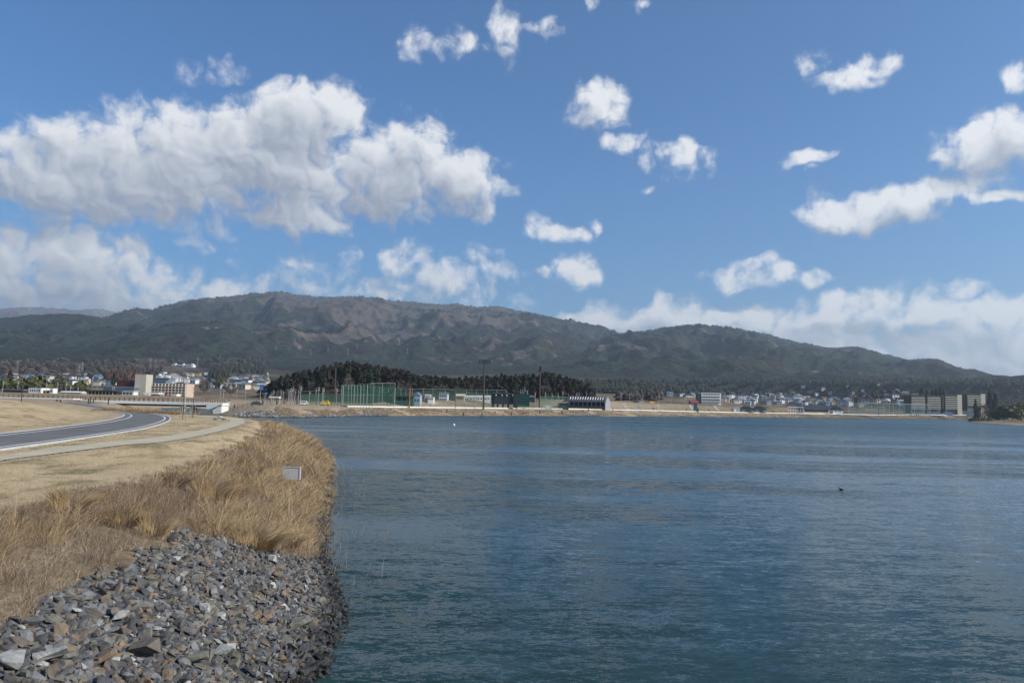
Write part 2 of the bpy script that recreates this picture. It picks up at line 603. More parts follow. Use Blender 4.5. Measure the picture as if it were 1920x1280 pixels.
NEAR_SHORE = [(-2.6, -60), (-3.1, -10)] + lv([(545, 1310), (592, 1268), (622, 1205), (640, 1150), (622, 1100), (610, 1040), (610, 980), (616, 930), (622, 895), (622, 868), (614, 848)]) + \
    [(-23.5, 96), (-29, 110), (-38, 119), (-52, 126), (-66, 140), (-80, 165), (-98, 205), (-118, 255), (-140, 310), (-165, 380)]
FAR_SHORE = [(-138, 400), (-120, 330), (-104, 285), (-90, 248), (-78, 228)] + lv([(515, 783), (560, 783), (600, 782.3), (650, 781), (700, 780), (800, 779.7), (900, 779.5), (1000, 779.5), (1100, 780),
                                    (1200, 781), (1340, 782.5), (1480, 783.7), (1620, 785.2), (1755, 786.3), (1850, 787), (1950, 788.2)])
WATER_POLY = NEAR_SHORE + FAR_SHORE + [(1400, 1200), (3000, 1200), (3000, -60)]
SPIT = lv([(1812, 791.6), (1840, 793.8), (1870, 795.6), (1905, 797.6), (1990, 800), (2080, 800), (2080, 790), (1990, 790), (1920, 789.5), (1870, 789.3), (1835, 790)])

# the road: pairs of inner and outer kerb, seen edge by edge
ROAD_Z = 2.62
PAIRS = [((-420, 862), (-420, 925)), ((-150, 831), (-150, 864)), ((0, 812), (0, 843)), ((67, 805), (110, 828)), ((133, 797), (200, 815)), ((183, 790.5), (267, 804)), ((208, 786), (302, 795)), ((225, 781.5), (319, 788)),
         ((231, 777.5), (320, 782.5)), ((222, 773.8), (308, 777.8)), ((197, 769.2), (283, 773.2)), ((170, 763.5), (242, 769)), ((140, 758.5), (208, 764)), ((112, 755), (165, 757.5)), ((70, 752.2), (120, 754.0))]
ROAD_IN = [np.array(p) for p in spline([tuple(on_level(*a, ROAD_Z)[:2]) for a, b in PAIRS], 8)]
ROAD_OUT = [np.array(p) for p in spline([tuple(on_level(*b, ROAD_Z)[:2]) for a, b in PAIRS], 8)]
ROAD_MID = [(a + b) / 2 for a, b in zip(ROAD_IN, ROAD_OUT)]
ROAD_POLY = [tuple(p) for p in ROAD_IN] + [tuple(p) for p in ROAD_OUT[::-1]]
MOUND_POLY = [tuple(p) for p in ROAD_IN[:-8]] + [(-260, 200), (-260, 20), (-60, 10)]
PATH_Z = 2.58
PATH_A = spline(lv([(-420, 918), (-150, 875), (0, 854), (80, 841.7), (160, 832.5), (240, 824), (310, 817.5), (380, 805), (420, 795), (431, 789), (423, 785), (395, 781.8), (360, 779.5), (330, 777.5)], PATH_Z), 6)
PATH_B = spline(lv([(-420, 940), (-150, 889), (0, 863), (80, 852.5), (160, 842.5), (240, 833), (310, 827.5), (385, 814.5), (440, 800), (459, 791.5), (452, 785), (420, 781.0), (375, 778.0), (340, 776)], PATH_Z), 6)
PATH_POLY = [tuple(p) for p in PATH_A] + [tuple(p) for p in PATH_B[::-1]]


def shore_s(x, y):
    """metres inland from the waterline, negative over the lagoon"""
    dn = np.minimum(seg_dist(x, y, NEAR_SHORE), seg_dist(x, y, FAR_SHORE))
    s = np.where(inside(x, y, WATER_POLY), -dn, dn)
    ds = seg_dist(x, y, SPIT + [SPIT[0]])
    return np.where(inside(x, y, SPIT), ds, np.where(s < 0, np.maximum(s, -ds), s))


HILL_RISE = [(0, 0), (560, 0), (650, 1.0), (800, 6), (1000, 14), (1250, 28), (1500, 43), (1800, 64), (2200, 100), (2800, 150), (3600, 190), (5000, 240), (12000, 300)]


def ground_z(x, y):
    x, y = np.asarray(x, float), np.asarray(y, float)
    s = shore_s(x, y)
    r = np.hypot(x, y)
    far = sstep(150, 215, y + 0.25 * np.minimum(x + 60, 0))
    top = 2.45 + far * 0.95 + 0.5 * far * sstep(-60, 40, x)
    slope = 0.47 * (1 - far) + 0.36 * far
    sm = np.maximum(s, 0)
    z = top * (1 - np.exp(-(sm * slope / top) ** 1.5)) ** (1 / 1.5) if False else top * np.tanh((sm * slope / top) ** 1.3) ** (1 / 1.3)
    z = np.where(s < 0, np.maximum(0.42 * s, -2.6), z)
    # mown lawns undulate a little
    lawn = sstep(4, 9, s) * (1 - far)
    z = z + lawn * (0.10 * fbm(x * 0.12, y * 0.12, 3, 5) + 0.03 * fbm(x * 0.7, y * 0.7, 2, 9))
    near = r < 330
    if np.any(near):
        xn, yn = x[near], y[near]
        dm = np.where(inside(xn, yn, MOUND_POLY), seg_dist(xn, yn, [tuple(p) for p in ROAD_IN]), 0)
        rise = 2.15 * sstep(0.4, 17, dm) * (1 - 0.9 * sstep(35, 75, dm)) * (1 - sstep(95, 150, yn))
        zn = z[near] + rise * (1 + 0.06 * fbm(xn * 0.15, yn * 0.15, 3, 3))
        bx, by = on_level(345, 796, 2.7)[:2]
        zn += 0.38 * np.exp(-(((xn - bx) / 3.2) ** 2 + ((yn - by) / 9.0) ** 2))
        # keep the sheet under the road and the path
        mx = seg_dist(xn, yn, [tuple(p) for p in ROAD_MID])
        inroad = inside(xn, yn, ROAD_POLY)
        dr = np.where(inroad, 0, np.minimum(seg_dist(xn, yn, [tuple(p) for p in ROAD_IN]), seg_dist(xn, yn, [tuple(p) for p in ROAD_OUT])))
        dp = np.where(inside(xn, yn, PATH_POLY), 0, np.minimum(seg_dist(xn, yn, [tuple(p) for p in PATH_A]), seg_dist(xn, yn, [tuple(p) for p in PATH_B])))
        keep = (shore_s(xn, yn) > 0)
        w = (1 - sstep(0.5, 4.0, dr)) * keep
        zn = zn * (1 - w) + w * (ROAD_Z - 0.01 - 0.06 * inroad)
        w = (1 - sstep(0.4, 3.0, dp)) * keep
        zn = zn * (1 - w) + w * (PATH_Z - 0.01 - 0.05 * (dp < 0.01))
        z = z.copy()
        z[near] = zn
    # second, higher bank behind the sports ground on the right
    fs = seg_dist(x, y, FAR_SHORE)
    b2 = sstep(40, 56, fs) * sstep(-75, -50, x) * (1 - sstep(215, 320, x)) * (y > 200) * (s > 0)
    z = z + (3.0 + 1.4 * sstep(20, 60, x)) * b2
    z = np.where((s > 0) & inside(x, y, SPIT), np.minimum(z, 0.55 + 0.1 * fbm(x * 0.1, y * 0.1, 2, 6)), z)
    # the plain climbs towards the mountains
    az = np.arctan2(x, np.maximum(y, 1))
    hr = np.interp(np.maximum(r - 380 * sstep(0.15, 0.5, az), 0), [a for a, b in HILL_RISE], [b for a, b in HILL_RISE])
    z = z + hr * (1 - 0.45 * sstep(0.05, 0.4, az)) * (s > 0) * (y > 0) * ~inside(x, y, SPIT)
    z = z + sstep(700, 1300, r) * 5 * fbm(x / 260, y / 260, 3, 21)
    # the rise with the hillside buildings left of the apartment blocks
    rx, ry = at(1685, 745, 1160)[:2]
    z = z + 23 * np.exp(-(((x - rx) / 95) ** 2 + ((y - ry) / 100) ** 2))
    # the wooded knoll
    kx, ky = at(690, 730, 520)[:2]
    z = z + 15 * np.exp(-(((x - kx) / 62) ** 2 + ((y - ky) / 60) ** 2)) + 3 * np.exp(-(((x - kx - 90) / 60) ** 2 + ((y - ky) / 45) ** 2))
    return z


def reed_edge(y, x):
    """inland limit of the tall growth"""
    return np.interp(y, [8, 12, 15, 20, 30, 40, 60, 90, 120], [11.0, 10.2, 9.0, 7.4, 6.3, 5.9, 6.0, 6.3, 6.5]) + 0.5 * fbm(x * 0.35, y * 0.35, 2, 71)


# --- one ground sheet, finer near the eye
th = np.concatenate([np.linspace(-math.radians(100), -math.radians(36), 40)[:-1], np.linspace(-math.radians(36), math.radians(36), 570), np.linspace(math.radians(36), math.radians(100), 40)[1:]])
rr = np.concatenate([np.array([1.0, 3, 5, 6.5]), np.geomspace(7.5, 330, 285), np.geomspace(333, 1850, 120)])
R_, T_ = np.meshgrid(rr, th, indexing='ij')
gx, gy = R_ * np.sin(T_), R_ * np.cos(T_)
gzv = ground_z(gx, gy)

def bilinear(rs, ts, H, x, y):
    r, t = math.hypot(x, y), math.atan2(x, y)
    i = int(min(max(np.searchsorted(rs, r) - 1, 0), len(rs) - 2))
    j = int(min(max(np.searchsorted(ts, t) - 1, 0), len(ts) - 2))
    f = min(max((r - rs[i]) / (rs[i + 1] - rs[i]), 0), 1)
    g = min(max((t - ts[j]) / (ts[j + 1] - ts[j]), 0), 1)
    return float((H[i, j] * (1 - g) + H[i, j + 1] * g) * (1 - f) + (H[i + 1, j] * (1 - g) + H[i + 1, j + 1] * g) * f)


def gz(x, y):
    """height of the ground sheet at one spot; of the hills beyond it"""
    if math.hypot(x, y) > rr[-1] - 2:
        return bilinear(mr, mth, HZ, x, y)
    return bilinear(rr, th, gzv, x, y)


def foot(px, Y, py=760):
    """ground point under a column of the photograph at a depth"""
    p = at(px, py, Y)
    return Vector((p.x, p.y, gz(p.x, p.y)))




def build_ground(g, s):
    p = world_co(g)
    sp = g.n('ShaderNodeSeparateXYZ')
    g.t.links.new(p, sp.inputs[0])
    n1 = g.noise(p, 0.35, 5, 0.6)
    n2 = g.noise(p, 6.0, 4, 0.65)
    st = g.n('ShaderNodeMapping')
    g.put(st.inputs['Vector'], p)
    st.inputs['Scale'].default_value = (0.5, 0.16, 0.5)
    n3 = g.noise(st.outputs[0], 1.6, 5, 0.6)
    lawn = g.mix(g.smooth(n2, 0.3, 0.7), (0.40, 0.305, 0.185), (0.53, 0.42, 0.265))
    lawn = g.mix(g.smooth(n1, 0.42, 0.75, 0.0, 0.6), lawn, (0.32, 0.225, 0.12))
    patch = g.m('MULTIPLY', g.smooth(n3, 0.50, 0.63), g.smooth(n2, 0.30, 0.58))
    lawn = g.mix(g.m('MULTIPLY', patch, 0.85), lawn, (0.145, 0.125, 0.06))
    rough = g.mix(g.smooth(g.noise(p, 0.5, 4, 0.65), 0.35, 0.65), (0.24, 0.18, 0.12), (0.37, 0.295, 0.205))
    ln0 = g.n('ShaderNodeVectorMath', operation='LENGTH')
    g.put(ln0.inputs[0], p)
    lawn = g.mix(g.smooth(ln0.outputs['Value'], 190, 250), lawn, rough)
    # far plain: fields, scrub, yards
    f1 = g.noise(p, 0.012, 5, 0.65)
    f2 = g.noise(p, 0.06, 4, 0.6)
    plain = g.ramp(g.m('ADD', g.m('MULTIPLY', f1, 0.6), g.m('MULTIPLY', f2, 0.4)), [(0.36, (0.055, 0.055, 0.035)), (0.46, (0.14, 0.105, 0.075)), (0.56, (0.27, 0.20, 0.12)), (0.66, (0.12, 0.10, 0.085))])
    ln = g.n('ShaderNodeVectorMath', operation='LENGTH')
    g.put(ln.inputs[0], p)
    wood = g.mix(g.smooth(f2, 0.35, 0.65), (0.028, 0.036, 0.022), (0.06, 0.05, 0.038))
    plain = g.mix(g.smooth(g.m('ADD', f1, g.m('MULTIPLY', ln.outputs['Value'], 0.00012)), 0.60, 0.68), plain, wood)
    col = g.mix(g.smooth(ln.outputs['Value'], 480, 720), lawn, plain)
    kd = g.n('ShaderNodeVectorMath', operation='DISTANCE')
    g.put(kd.inputs[0], p)
    kx, ky = at(690, 730, 520)[:2]
    kd.inputs[1].default_value = (kx + 20, ky, 12)
    col = g.mix(g.smooth(kd.outputs['Value'], 120, 85), col, wood)
    tha = g.n('ShaderNodeAttribute', attribute_name='thatch').outputs['Fac']
    col = g.mix(g.m('MULTIPLY', tha, 0.9), col, g.mix(g.smooth(n2, 0.3, 0.7), (0.11, 0.082, 0.058), (0.25, 0.19, 0.13)))
    # mud and algae under the waterline
    col = g.mix(g.smooth(sp.outputs[2], -0.1, 0.35), (0.03, 0.03, 0.022), col)
    setp(g, s, col, 0.95, 0.1, normal=bump(g, g.m('ADD', g.noise(p, 22, 4, 0.7), g.m('MULTIPLY', n2, 1.5)), 0.9, 0.05))


M['ground'] = material('dry_lawn', build_ground)
# behind the water's edge the sheet must end under the mountains: it is carried on by the hills
ground_me = np_mesh('ground', np.stack([gx, gy, gzv], -1).reshape(-1, 3), grid_faces(len(rr), len(th))[:, ::-1], [M['ground']], True)
# rotting thatch and soil lie under the tall growth of the bank
sg_ = shore_s(gx, gy)
thatch = (1 - sstep(-0.9, 0.3, sg_ - reed_edge(gy, gx))) * (gy < 150) * (gy > 0) * (sg_ > -1)
ground_me.attributes.new('thatch', 'FLOAT', 'POINT').data.foreach_set('value', thatch.astype(np.float32).ravel())
ground = link('ground', ground_me)
tag(ground, 'dry tan lawn and earth banks round the lagoon', kind='structure')


# ------------------------------------------------------------------ mountains
def curve_elev(pts):
    """slope (rise over horizontal distance) against azimuth from skyline points"""
    a, e = [], []
    for px, py in pts:
        d = ray(px, py)
        a.append(math.atan2(d.x, d.y))
        e.append(d.z / math.hypot(d.x, d.y))
    o = np.argsort(a)
    return np.array(a)[o], np.array(e)[o]


RIDGES = [
    # distance of the crest, distance of the foot, skyline
    (9300, 7000, [(-400, 588), (-200, 580), (0, 578), (40, 574), (75, 575), (110, 577), (145, 580), (180, 578), (205, 581), (230, 592), (280, 640), (400, 720)]),
    (5600, 2300, [(-400, 640), (0, 640), (120, 622), (200, 598), (255, 579), (285, 581), (330, 567), (380, 560), (420, 559), (470, 551), (530, 547), (560, 553), (600, 558), (660, 556), (710, 559), (740, 566), (770, 566), (830, 571),
                  (860, 570), (890, 577), (935, 575), (965, 583), (1000, 588), (1040, 596), (1090, 607), (1130, 618), (1165, 630), (1230, 650), (1300, 672), (1400, 700), (1600, 745), (2000, 770)]),
    (4700, 1900, [(700, 760), (900, 725), (1000, 690), (1080, 655), (1150, 628), (1200, 622), (1260, 617), (1310, 614), (1380, 618), (1440, 628), (1500, 643), (1560, 655), (1610, 652), (1650, 662), (1700, 675), (1760, 674), (1800, 690),
                  (1850, 704), (1885, 714), (1920, 716), (2000, 722), (2300, 735)]),
    (4300, 2400, [(-400, 600), (0, 597), (55, 590), (100, 588), (150, 588), (185, 594), (230, 606), (280, 625), (340, 650), (420, 690), (520, 730)]),
    (3100, 1900, [(-400, 730), (0, 694), (90, 670), (160, 648), (220, 632), (300, 614), (360, 606), (405, 603), (445, 612), (470, 624), (500, 640), (530, 660), (580, 690), (640, 720)]),
    (3500, 2500, [(-500, 590), (-200, 596), (-60, 606), (0, 614), (40, 625), (80, 638), (110, 652), (150, 680), (240, 730)]),
    (4300, 2100, [(480, 740), (580, 705), (660, 660), (740, 635), (800, 622), (860, 640), (920, 660), (1000, 690), (1100, 730)]),
    (3900, 2000, [(740, 740), (820, 700), (900, 660), (960, 630), (1010, 612), (1060, 626), (1120, 652), (1200, 690), (1300, 735)]),
]
mth = np.linspace(-math.radians(44), math.radians(44), 820)
mr = np.concatenate([np.linspace(1750, 6000, 275), np.linspace(6030, 10600, 60)])
MR, MT = np.meshgrid(mr, mth, indexing='ij')
mx_, my_ = MR * np.sin(MT), MR * np.cos(MT)
base = ground_z(mx_, my_) - 3
mz = base.copy()
layer = np.zeros(MR.shape, int)
for li, (Rc, R0, pts) in enumerate(RIDGES):
    a, e = curve_elev(pts)
    el = np.interp(MT, a, e, left=e[0], right=e[-1])
    # soften the corners of the skyline
    wob = 1 + 0.06 * fbm(MT * 9, MT * 0 + li, 2, 40 + li)
    crest = Rc * wob
    top = 5 + el * crest
    b0 = np.interp(R0, [q[0] for q in HILL_RISE], [q[1] for q in HILL_RISE]) * 0.9
    fr = np.clip((MR - R0) / (crest - R0), 0, 1.0)
    up = b0 + (top - b0) * (0.35 * fr + 0.65 * fr ** 1.35)
    # spurs run down from the crest towards the plain
    # warped so that gullies branch and wander
    wx = fbm(mx_ / 900, my_ / 900, 3, 60 + li) * 300
    sp = ridged((mx_ + wx) / 620 + 0.25 * my_ / 620, my_ / 1500, 4, 70 + li * 3, 0.52)
    sp2 = ridged((mx_ - wx * 0.5) / 210, (my_ + wx) / 330, 3, 90 + li * 3, 0.5)
    env = np.sin(np.pi * np.clip(fr, 0, 1)) ** 0.8 * np.clip((top - b0) / 400, 0, 1)
    up = up + env * (145 * (sp - 0.40) + 40 * (sp2 - 0.3))
    down = top - (MR - crest) * 0.35
    zl = np.where(MR > crest, down, up)
    zl = np.where(MR < R0, -50, zl)
    layer = np.where(zl > mz, li + 1, layer)
    mz = np.maximum(mz, zl)
canopy = 3.2 * perlin(mx_ / 26, my_ / 26, 5) + 4.0 * perlin(mx_ / 60, my_ / 60, 8)
mz = mz + canopy * sstep(1900, 2300, MR)
mz[0, :] = ground_z(mx_[0], my_[0]) - 6


def build_hills(g, s):
    p = world_co(g)
    sp = g.n('ShaderNodeSeparateXYZ')
    g.t.links.new(p, sp.inputs[0])
    z = sp.outputs[2]
    n1 = g.noise(p, 0.0019, 6, 0.6)
    n2 = g.noise(p, 0.006, 5, 0.6, dist=0.6)
    n3 = g.noise(p, 0.045, 4, 0.7)
    n4 = g.noise(p, 0.011, 4, 0.55, dist=0.4)
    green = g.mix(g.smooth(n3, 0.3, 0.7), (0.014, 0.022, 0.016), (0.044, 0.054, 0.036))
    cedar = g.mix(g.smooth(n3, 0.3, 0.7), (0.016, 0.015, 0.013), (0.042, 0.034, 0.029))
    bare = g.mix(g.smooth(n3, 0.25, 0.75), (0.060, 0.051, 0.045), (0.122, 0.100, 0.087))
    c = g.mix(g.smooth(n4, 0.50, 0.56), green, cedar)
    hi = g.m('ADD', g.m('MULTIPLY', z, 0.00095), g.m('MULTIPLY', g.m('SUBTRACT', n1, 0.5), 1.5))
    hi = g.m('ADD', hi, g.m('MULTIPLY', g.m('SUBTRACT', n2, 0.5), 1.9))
    hi = g.m('ADD', hi, g.n('ShaderNodeAttribute', attribute_name='bare').outputs['Fac'])  # attribute also holds the cloud shadow painted on the main ridge
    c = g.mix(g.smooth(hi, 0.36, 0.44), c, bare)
    # clearings and logging tracks
    clear = g.m('MULTIPLY', g.smooth(n2, 0.66, 0.70), g.smooth(z, 420, 250))
    c = g.mix(clear, c, (0.17, 0.13, 0.10))
    # thin frost on the highest ground
    fr = g.m('MULTIPLY', g.smooth(z, 640, 900), g.smooth(n3, 0.40, 0.60))
    c = g.mix(g.m('MULTIPLY', fr, 0.45), c, (0.46, 0.46, 0.47))
    h = g.m('ADD', g.m('MULTIPLY', g.noise(p, 0.10, 3, 0.7), 1.0), g.m('MULTIPLY', n3, 0.8))
    setp(g, s, c, 0.95, 0.05, normal=bump(g, h, 1.0, 9.0))


M['hills'] = material('forested_slopes', build_hills)
# which slopes carry bare broadleaf wood or evergreens, plus one cloud shadow painted as forest
def az_of(px):
    d = ray(px, 640)
    return math.atan2(d.x, d.y)


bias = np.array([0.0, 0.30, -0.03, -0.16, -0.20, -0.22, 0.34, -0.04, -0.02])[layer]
bias = bias - 0.26 * (layer == 2) * (1 - sstep(az_of(430), az_of(560), MT)) + 0.10 * (layer == 2) * sstep(az_of(560), az_of(640), MT) * (1 - sstep(az_of(900), az_of(1000), MT)) - 0.25 * (layer == 2) * sstep(az_of(960), az_of(1090), MT)  # first darkening, on the ridge's left, stands in for a cloud shadow
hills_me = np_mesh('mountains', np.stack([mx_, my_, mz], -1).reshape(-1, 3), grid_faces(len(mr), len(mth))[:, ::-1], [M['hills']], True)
hills_me.attributes.new('bare', 'FLOAT', 'POINT').data.foreach_set('value', bias.astype(np.float32).ravel())  # bare wood share, plus the cloud shadow painted on the main ridge
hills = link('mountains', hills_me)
tag(hills, 'long forested winter mountain ridge behind the town', kind='structure')
HZ = mz


def hill_z(x, y):
    r = math.hypot(x, y)
    g = gz(x, y)
    return g if r < 1760 else max(bilinear(mr, mth, HZ, x, y), g if r < rr[-1] else -99)


# ------------------------------------------------------------------ water
def build_water(g, s):
    p = world_co(g)
    ln = g.n('ShaderNodeVectorMath', operation='LENGTH')
    g.put(ln.inputs[0], p)
    dist = ln.outputs['Value']

    def stretched(sx, sy, rz):
        mp = g.n('ShaderNodeMapping')
        g.put(mp.inputs['Vector'], p)
        mp.inputs['Scale'].default_value = (sx, sy, 1)
        mp.inputs['Rotation'].default_value = (0, 0, rz)
        return mp.outputs[0]
    wind = g.noise(stretched(0.014, 0.055, -0.05), 1.0, 5, 0.62, '2D')
    gust = g.smooth(wind, 0.39, 0.56, 0.28, 1.15)
    # wave slopes from four sizes of ripple, crests lying across the wind
    half = (0.5, 0.5, 0.5)
    sl = None
    for (sx, sy, rz, amp, det) in ((0.35, 1.15, 0.10, 0.46, 2), (1.3, 3.6, -0.16, 0.74, 4), (4.5, 9.5, 0.24, 0.80, 4), (15.0, 24.0, -0.3, 0.55, 2)):
        c = g.v('SCALE', g.v('SUBTRACT', g.noise(stretched(sx, sy, rz), 1.0, det, 0.55, '2D', True), half), amp)
        sl = c if sl is None else g.v('ADD', sl, c)
    sl = g.v('MULTIPLY', g.v('SCALE', sl, gust), (0.7, 1.0, 0.0))
    # added lean of the normals to this shore, so far water mirrors higher sky
    cz = g.n('ShaderNodeCombineXYZ')
    g.put(cz.inputs[1], g.smooth(dist, 15, 320, -0.05, -0.22))
    cz.inputs[2].default_value = 1.0
    nrm = g.v('NORMALIZE', g.v('ADD', sl, cz.outputs[0]))
    far = g.smooth(dist, 60, 420)
    col = g.mix(far, (0.015, 0.037, 0.032), (0.018, 0.048, 0.043))
    # small whitecaps where the chop is steepest far out
    cap = g.noise(stretched(0.5, 1.2, 0), 1.0, 5, 0.7, '2D')
    caps = g.m('MULTIPLY', g.smooth(cap, 0.735, 0.76), g.smooth(dist, 150, 300))
    col = g.mix(caps, col, (0.7, 0.72, 0.73))
    setp(g, s, col, 0.07, 0.5, normal=nrm)
    s.inputs['IOR'].default_value = 1.333


M['water'] = material('lagoon_water', build_water)
wm = MB()
wm.add([(-500, -80, 0), (3200, -80, 0), (3200, 1500, 0), (-500, 1500, 0)], [(0, 1, 2, 3)])
water = tag(wm.build('water', M['water']), 'wind-rippled blue green lagoon', kind='structure')

# ------------------------------------------------------------------ haze
hz = MB().box((0, 5200, 530), (16200, 12400, 1080))
haze = hz.build('haze', M['white'])
hm = bpy.data.materials.new('haze_air')
hm.use_nodes = True
ht = hm.node_tree
ht.nodes.clear()
pv = ht.nodes.new('ShaderNodeVolumePrincipled')
pv.inputs['Color'].default_value = (0.70, 0.85, 1.0, 1)
pv.inputs['Density'].default_value = 0.000088
pv.inputs['Anisotropy'].default_value = 0.3
ho = ht.nodes.new('ShaderNodeOutputMaterial')
ht.links.new(pv.outputs[0], ho.inputs['Volume'])
haze.data.materials[0] = hm
tag(haze, 'thin blue air over the lagoon and mountains', kind='stuff')


# ------------------------------------------------------------------ road and path
def strip(ta, tb, z):
    m = MB()
    for a, b in zip(ROAD_IN, ROAD_OUT):
        p, q = a + (b - a) * ta, a + (b - a) * tb
        m.v += [(p[0], p[1], z), (q[0], q[1], z)]
    m.f = [(2 * i, 2 * i + 1, 2 * i + 3, 2 * i + 2) for i in range(len(ROAD_IN) - 1)]
    return m


def build_asphalt(g, s):
    p = world_co(g)
    n = g.noise(p, 0.5, 5, 0.6)
    f = g.noise(p, 40, 3, 0.7)
    c = g.mix(g.smooth(n, 0.3, 0.7), (0.125, 0.124, 0.124), (0.165, 0.163, 0.162))
    setp(g, s, c, 0.95, 0.08, normal=bump(g, f, 0.5, 0.01))


M['asphalt'] = material('asphalt', build_asphalt)
M['path'] = flat('packed_path', (0.43, 0.385, 0.285), 0.95, 0.12, 0.8, 0.1)
road = tag(strip(0.04, 0.965, ROAD_Z).build('road', M['asphalt']), 'grey asphalt road curving past the dry mound', kind='structure')
strip(0.175, 0.205, ROAD_Z + 0.006).build('edge_line', M['line'], road)
strip(0.865, 0.895, ROAD_Z + 0.006).build('edge_line', M['line'], road)
for t0, t1 in ((0.0, 0.04), (0.965, 1.0)):
    k = strip(t0, t1, ROAD_Z + 0.03)
    n = len(k.v)
    low = [(x, y, z - 0.35) for x, y, z in k.v]
    k.v += low
    k.f += [(2 * i, 2 * i + 2, n + 2 * i + 2, n + 2 * i) for i in range(n // 2 - 1)] + [(2 * i + 1, n + 2 * i + 1, n + 2 * i + 3, 2 * i + 3) for i in range(n // 2 - 1)]
    k.build('kerb', M['kerb'], road)
pm = MB()
for a, b in zip(PATH_A, PATH_B):
    pm.v += [(a[0], a[1], PATH_Z), (b[0], b[1], PATH_Z)]
pm.f = [(2 * i, 2 * i + 1, 2 * i + 3, 2 * i + 2) for i in range(len(PATH_A) - 1)]
tag(pm.build('path', M['path']), 'pale earth footpath winding along the reed bank', kind='structure')


# ------------------------------------------------------------------ riprap stones
def rock_mesh(i, mat):
    r = random.Random(100 + i)
    bm = bmesh.new()
    sx, sy, sz = 1.0, r.uniform(0.6, 0.92), r.uniform(0.30, 0.58)
    for k in range(r.randint(14, 20)):
        # points near the skin of a rounded block: flat faces and sharp arrises
        d = Vector((r.gauss(0, 1), r.gauss(0, 1), r.gauss(0, 1))).normalized()
        m = max(abs(d.x), abs(d.y), abs(d.z))
        d = d / (m ** 0.85) * r.uniform(0.82, 1.0)
        bm.verts.new((d.x * sx * 0.45, d.y * sy * 0.45, d.z * sz * 0.45))
    res = bmesh.ops.convex_hull(bm, input=bm.verts)
    bmesh.ops.delete(bm, geom=[v for v in res['geom_interior'] if isinstance(v, bmesh.types.BMVert)], context='VERTS')
    bmesh.ops.dissolve_limit(bm, angle_limit=0.32, verts=bm.verts, edges=bm.edges)
    bmesh.ops.triangulate(bm, faces=bm.faces)
    bmesh.ops.recalc_face_normals(bm, faces=bm.faces)
    me = bpy.data.meshes.new('stone')
    bm.to_mesh(me)
    bm.free()
    me.materials.append(mat)
    return me


def stone_mat(name, lo, hi, vein=None):
    def b(g, s):
        p = world_co(g)
        n = g.noise(p, 5, 6, 0.65, dist=0.8)
        c = g.ramp(n, [(0.3, lo), (0.62, hi)])
        if vein:
            c = g.mix(g.smooth(g.noise(p, 3.2, 4, 0.6), 0.52, 0.66), c, vein)
        sp = g.n('ShaderNodeSeparateXYZ')
        g.t.links.new(p, sp.inputs[0])
        # the lapping water keeps the lowest stones wet: darker and glossy
        wet = g.smooth(g.m('ADD', sp.outputs[2], g.m('MULTIPLY', g.noise(p, 1.5, 3), 0.35)), 0.56, 0.26)
        c = g.mix(wet, c, g.v('MULTIPLY', c, (0.22, 0.22, 0.21)))
        rough = g.m('SUBTRACT', 0.88, g.m('MULTIPLY', wet, 0.6))
        setp(g, s, c, rough, 0.4, normal=bump(g, g.noise(p, 13, 6, 0.72), 0.9, 0.045))
    return material(name, b)


STONE_MATS = [
    stone_mat('slate_stone', (0.069, 0.069, 0.071), (0.140, 0.139, 0.139)),
    stone_mat('blue_grey_stone', (0.108, 0.110, 0.115), (0.208, 0.210, 0.214)),
    stone_mat('dark_stone', (0.036, 0.037, 0.040), (0.086, 0.087, 0.091)),
    stone_mat('brown_stone', (0.082, 0.068, 0.056), (0.17, 0.136, 0.11), (0.14, 0.135, 0.13)),
    stone_mat('rusty_stone', (0.12, 0.09, 0.065), (0.25, 0.175, 0.115), (0.12, 0.115, 0.11)),
    stone_mat('olive_stone', (0.10, 0.098, 0.082), (0.20, 0.192, 0.16)),
    stone_mat('pale_stone', (0.26, 0.255, 0.245), (0.43, 0.42, 0.40), (0.20, 0.20, 0.195)),
]
STONE_WEIGHT = [0.22, 0.17, 0.15, 0.19, 0.085, 0.15, 0.035]
ROCKS = []
for i in range(42):
    mi = [0, 1, 2, 0, 3, 5, 1, 2, 0, 1, 4, 0, 3, 6][i % 14]
    ROCKS.append((rock_mesh(i, STONE_MATS[mi]), mi))
BY_MAT = {k: [r for r, mi in ROCKS if mi == k] for k in range(7)}


def rock_arrays(me):
    v = np.empty(len(me.vertices) * 3, np.float32)
    me.vertices.foreach_get('co', v)
    f = np.array([p.vertices[:] for p in me.polygons], np.int32)
    return v.reshape(-1, 3), f


def rock_pile(name, spots, label, kind, parent=None, mats=STONE_MATS):
    """spots: x, y, z, size, euler, rock mesh, material index -> one joined mesh"""
    V, F, I, k = [], [], [], 0
    cache = {}
    for (x, y, z, s, e, me, mi) in spots:
        if me.name not in cache:
            cache[me.name] = rock_arrays(me)
        v, f = cache[me.name]
        R = np.array(Matrix.Rotation(e[2], 3, 'Z') @ Matrix.Rotation(e[1], 3, 'Y') @ Matrix.Rotation(e[0], 3, 'X'))
        V.append(v @ R.T * s + (x, y, z))
        F.append(f + k)
        I.append(np.full(len(f), mi))
        k += len(v)
    o = link(name, np_mesh(name, np.concatenate(V), np.concatenate(F), mats, False, np.concatenate(I)), parent)
    return tag(o, label, kind=kind)


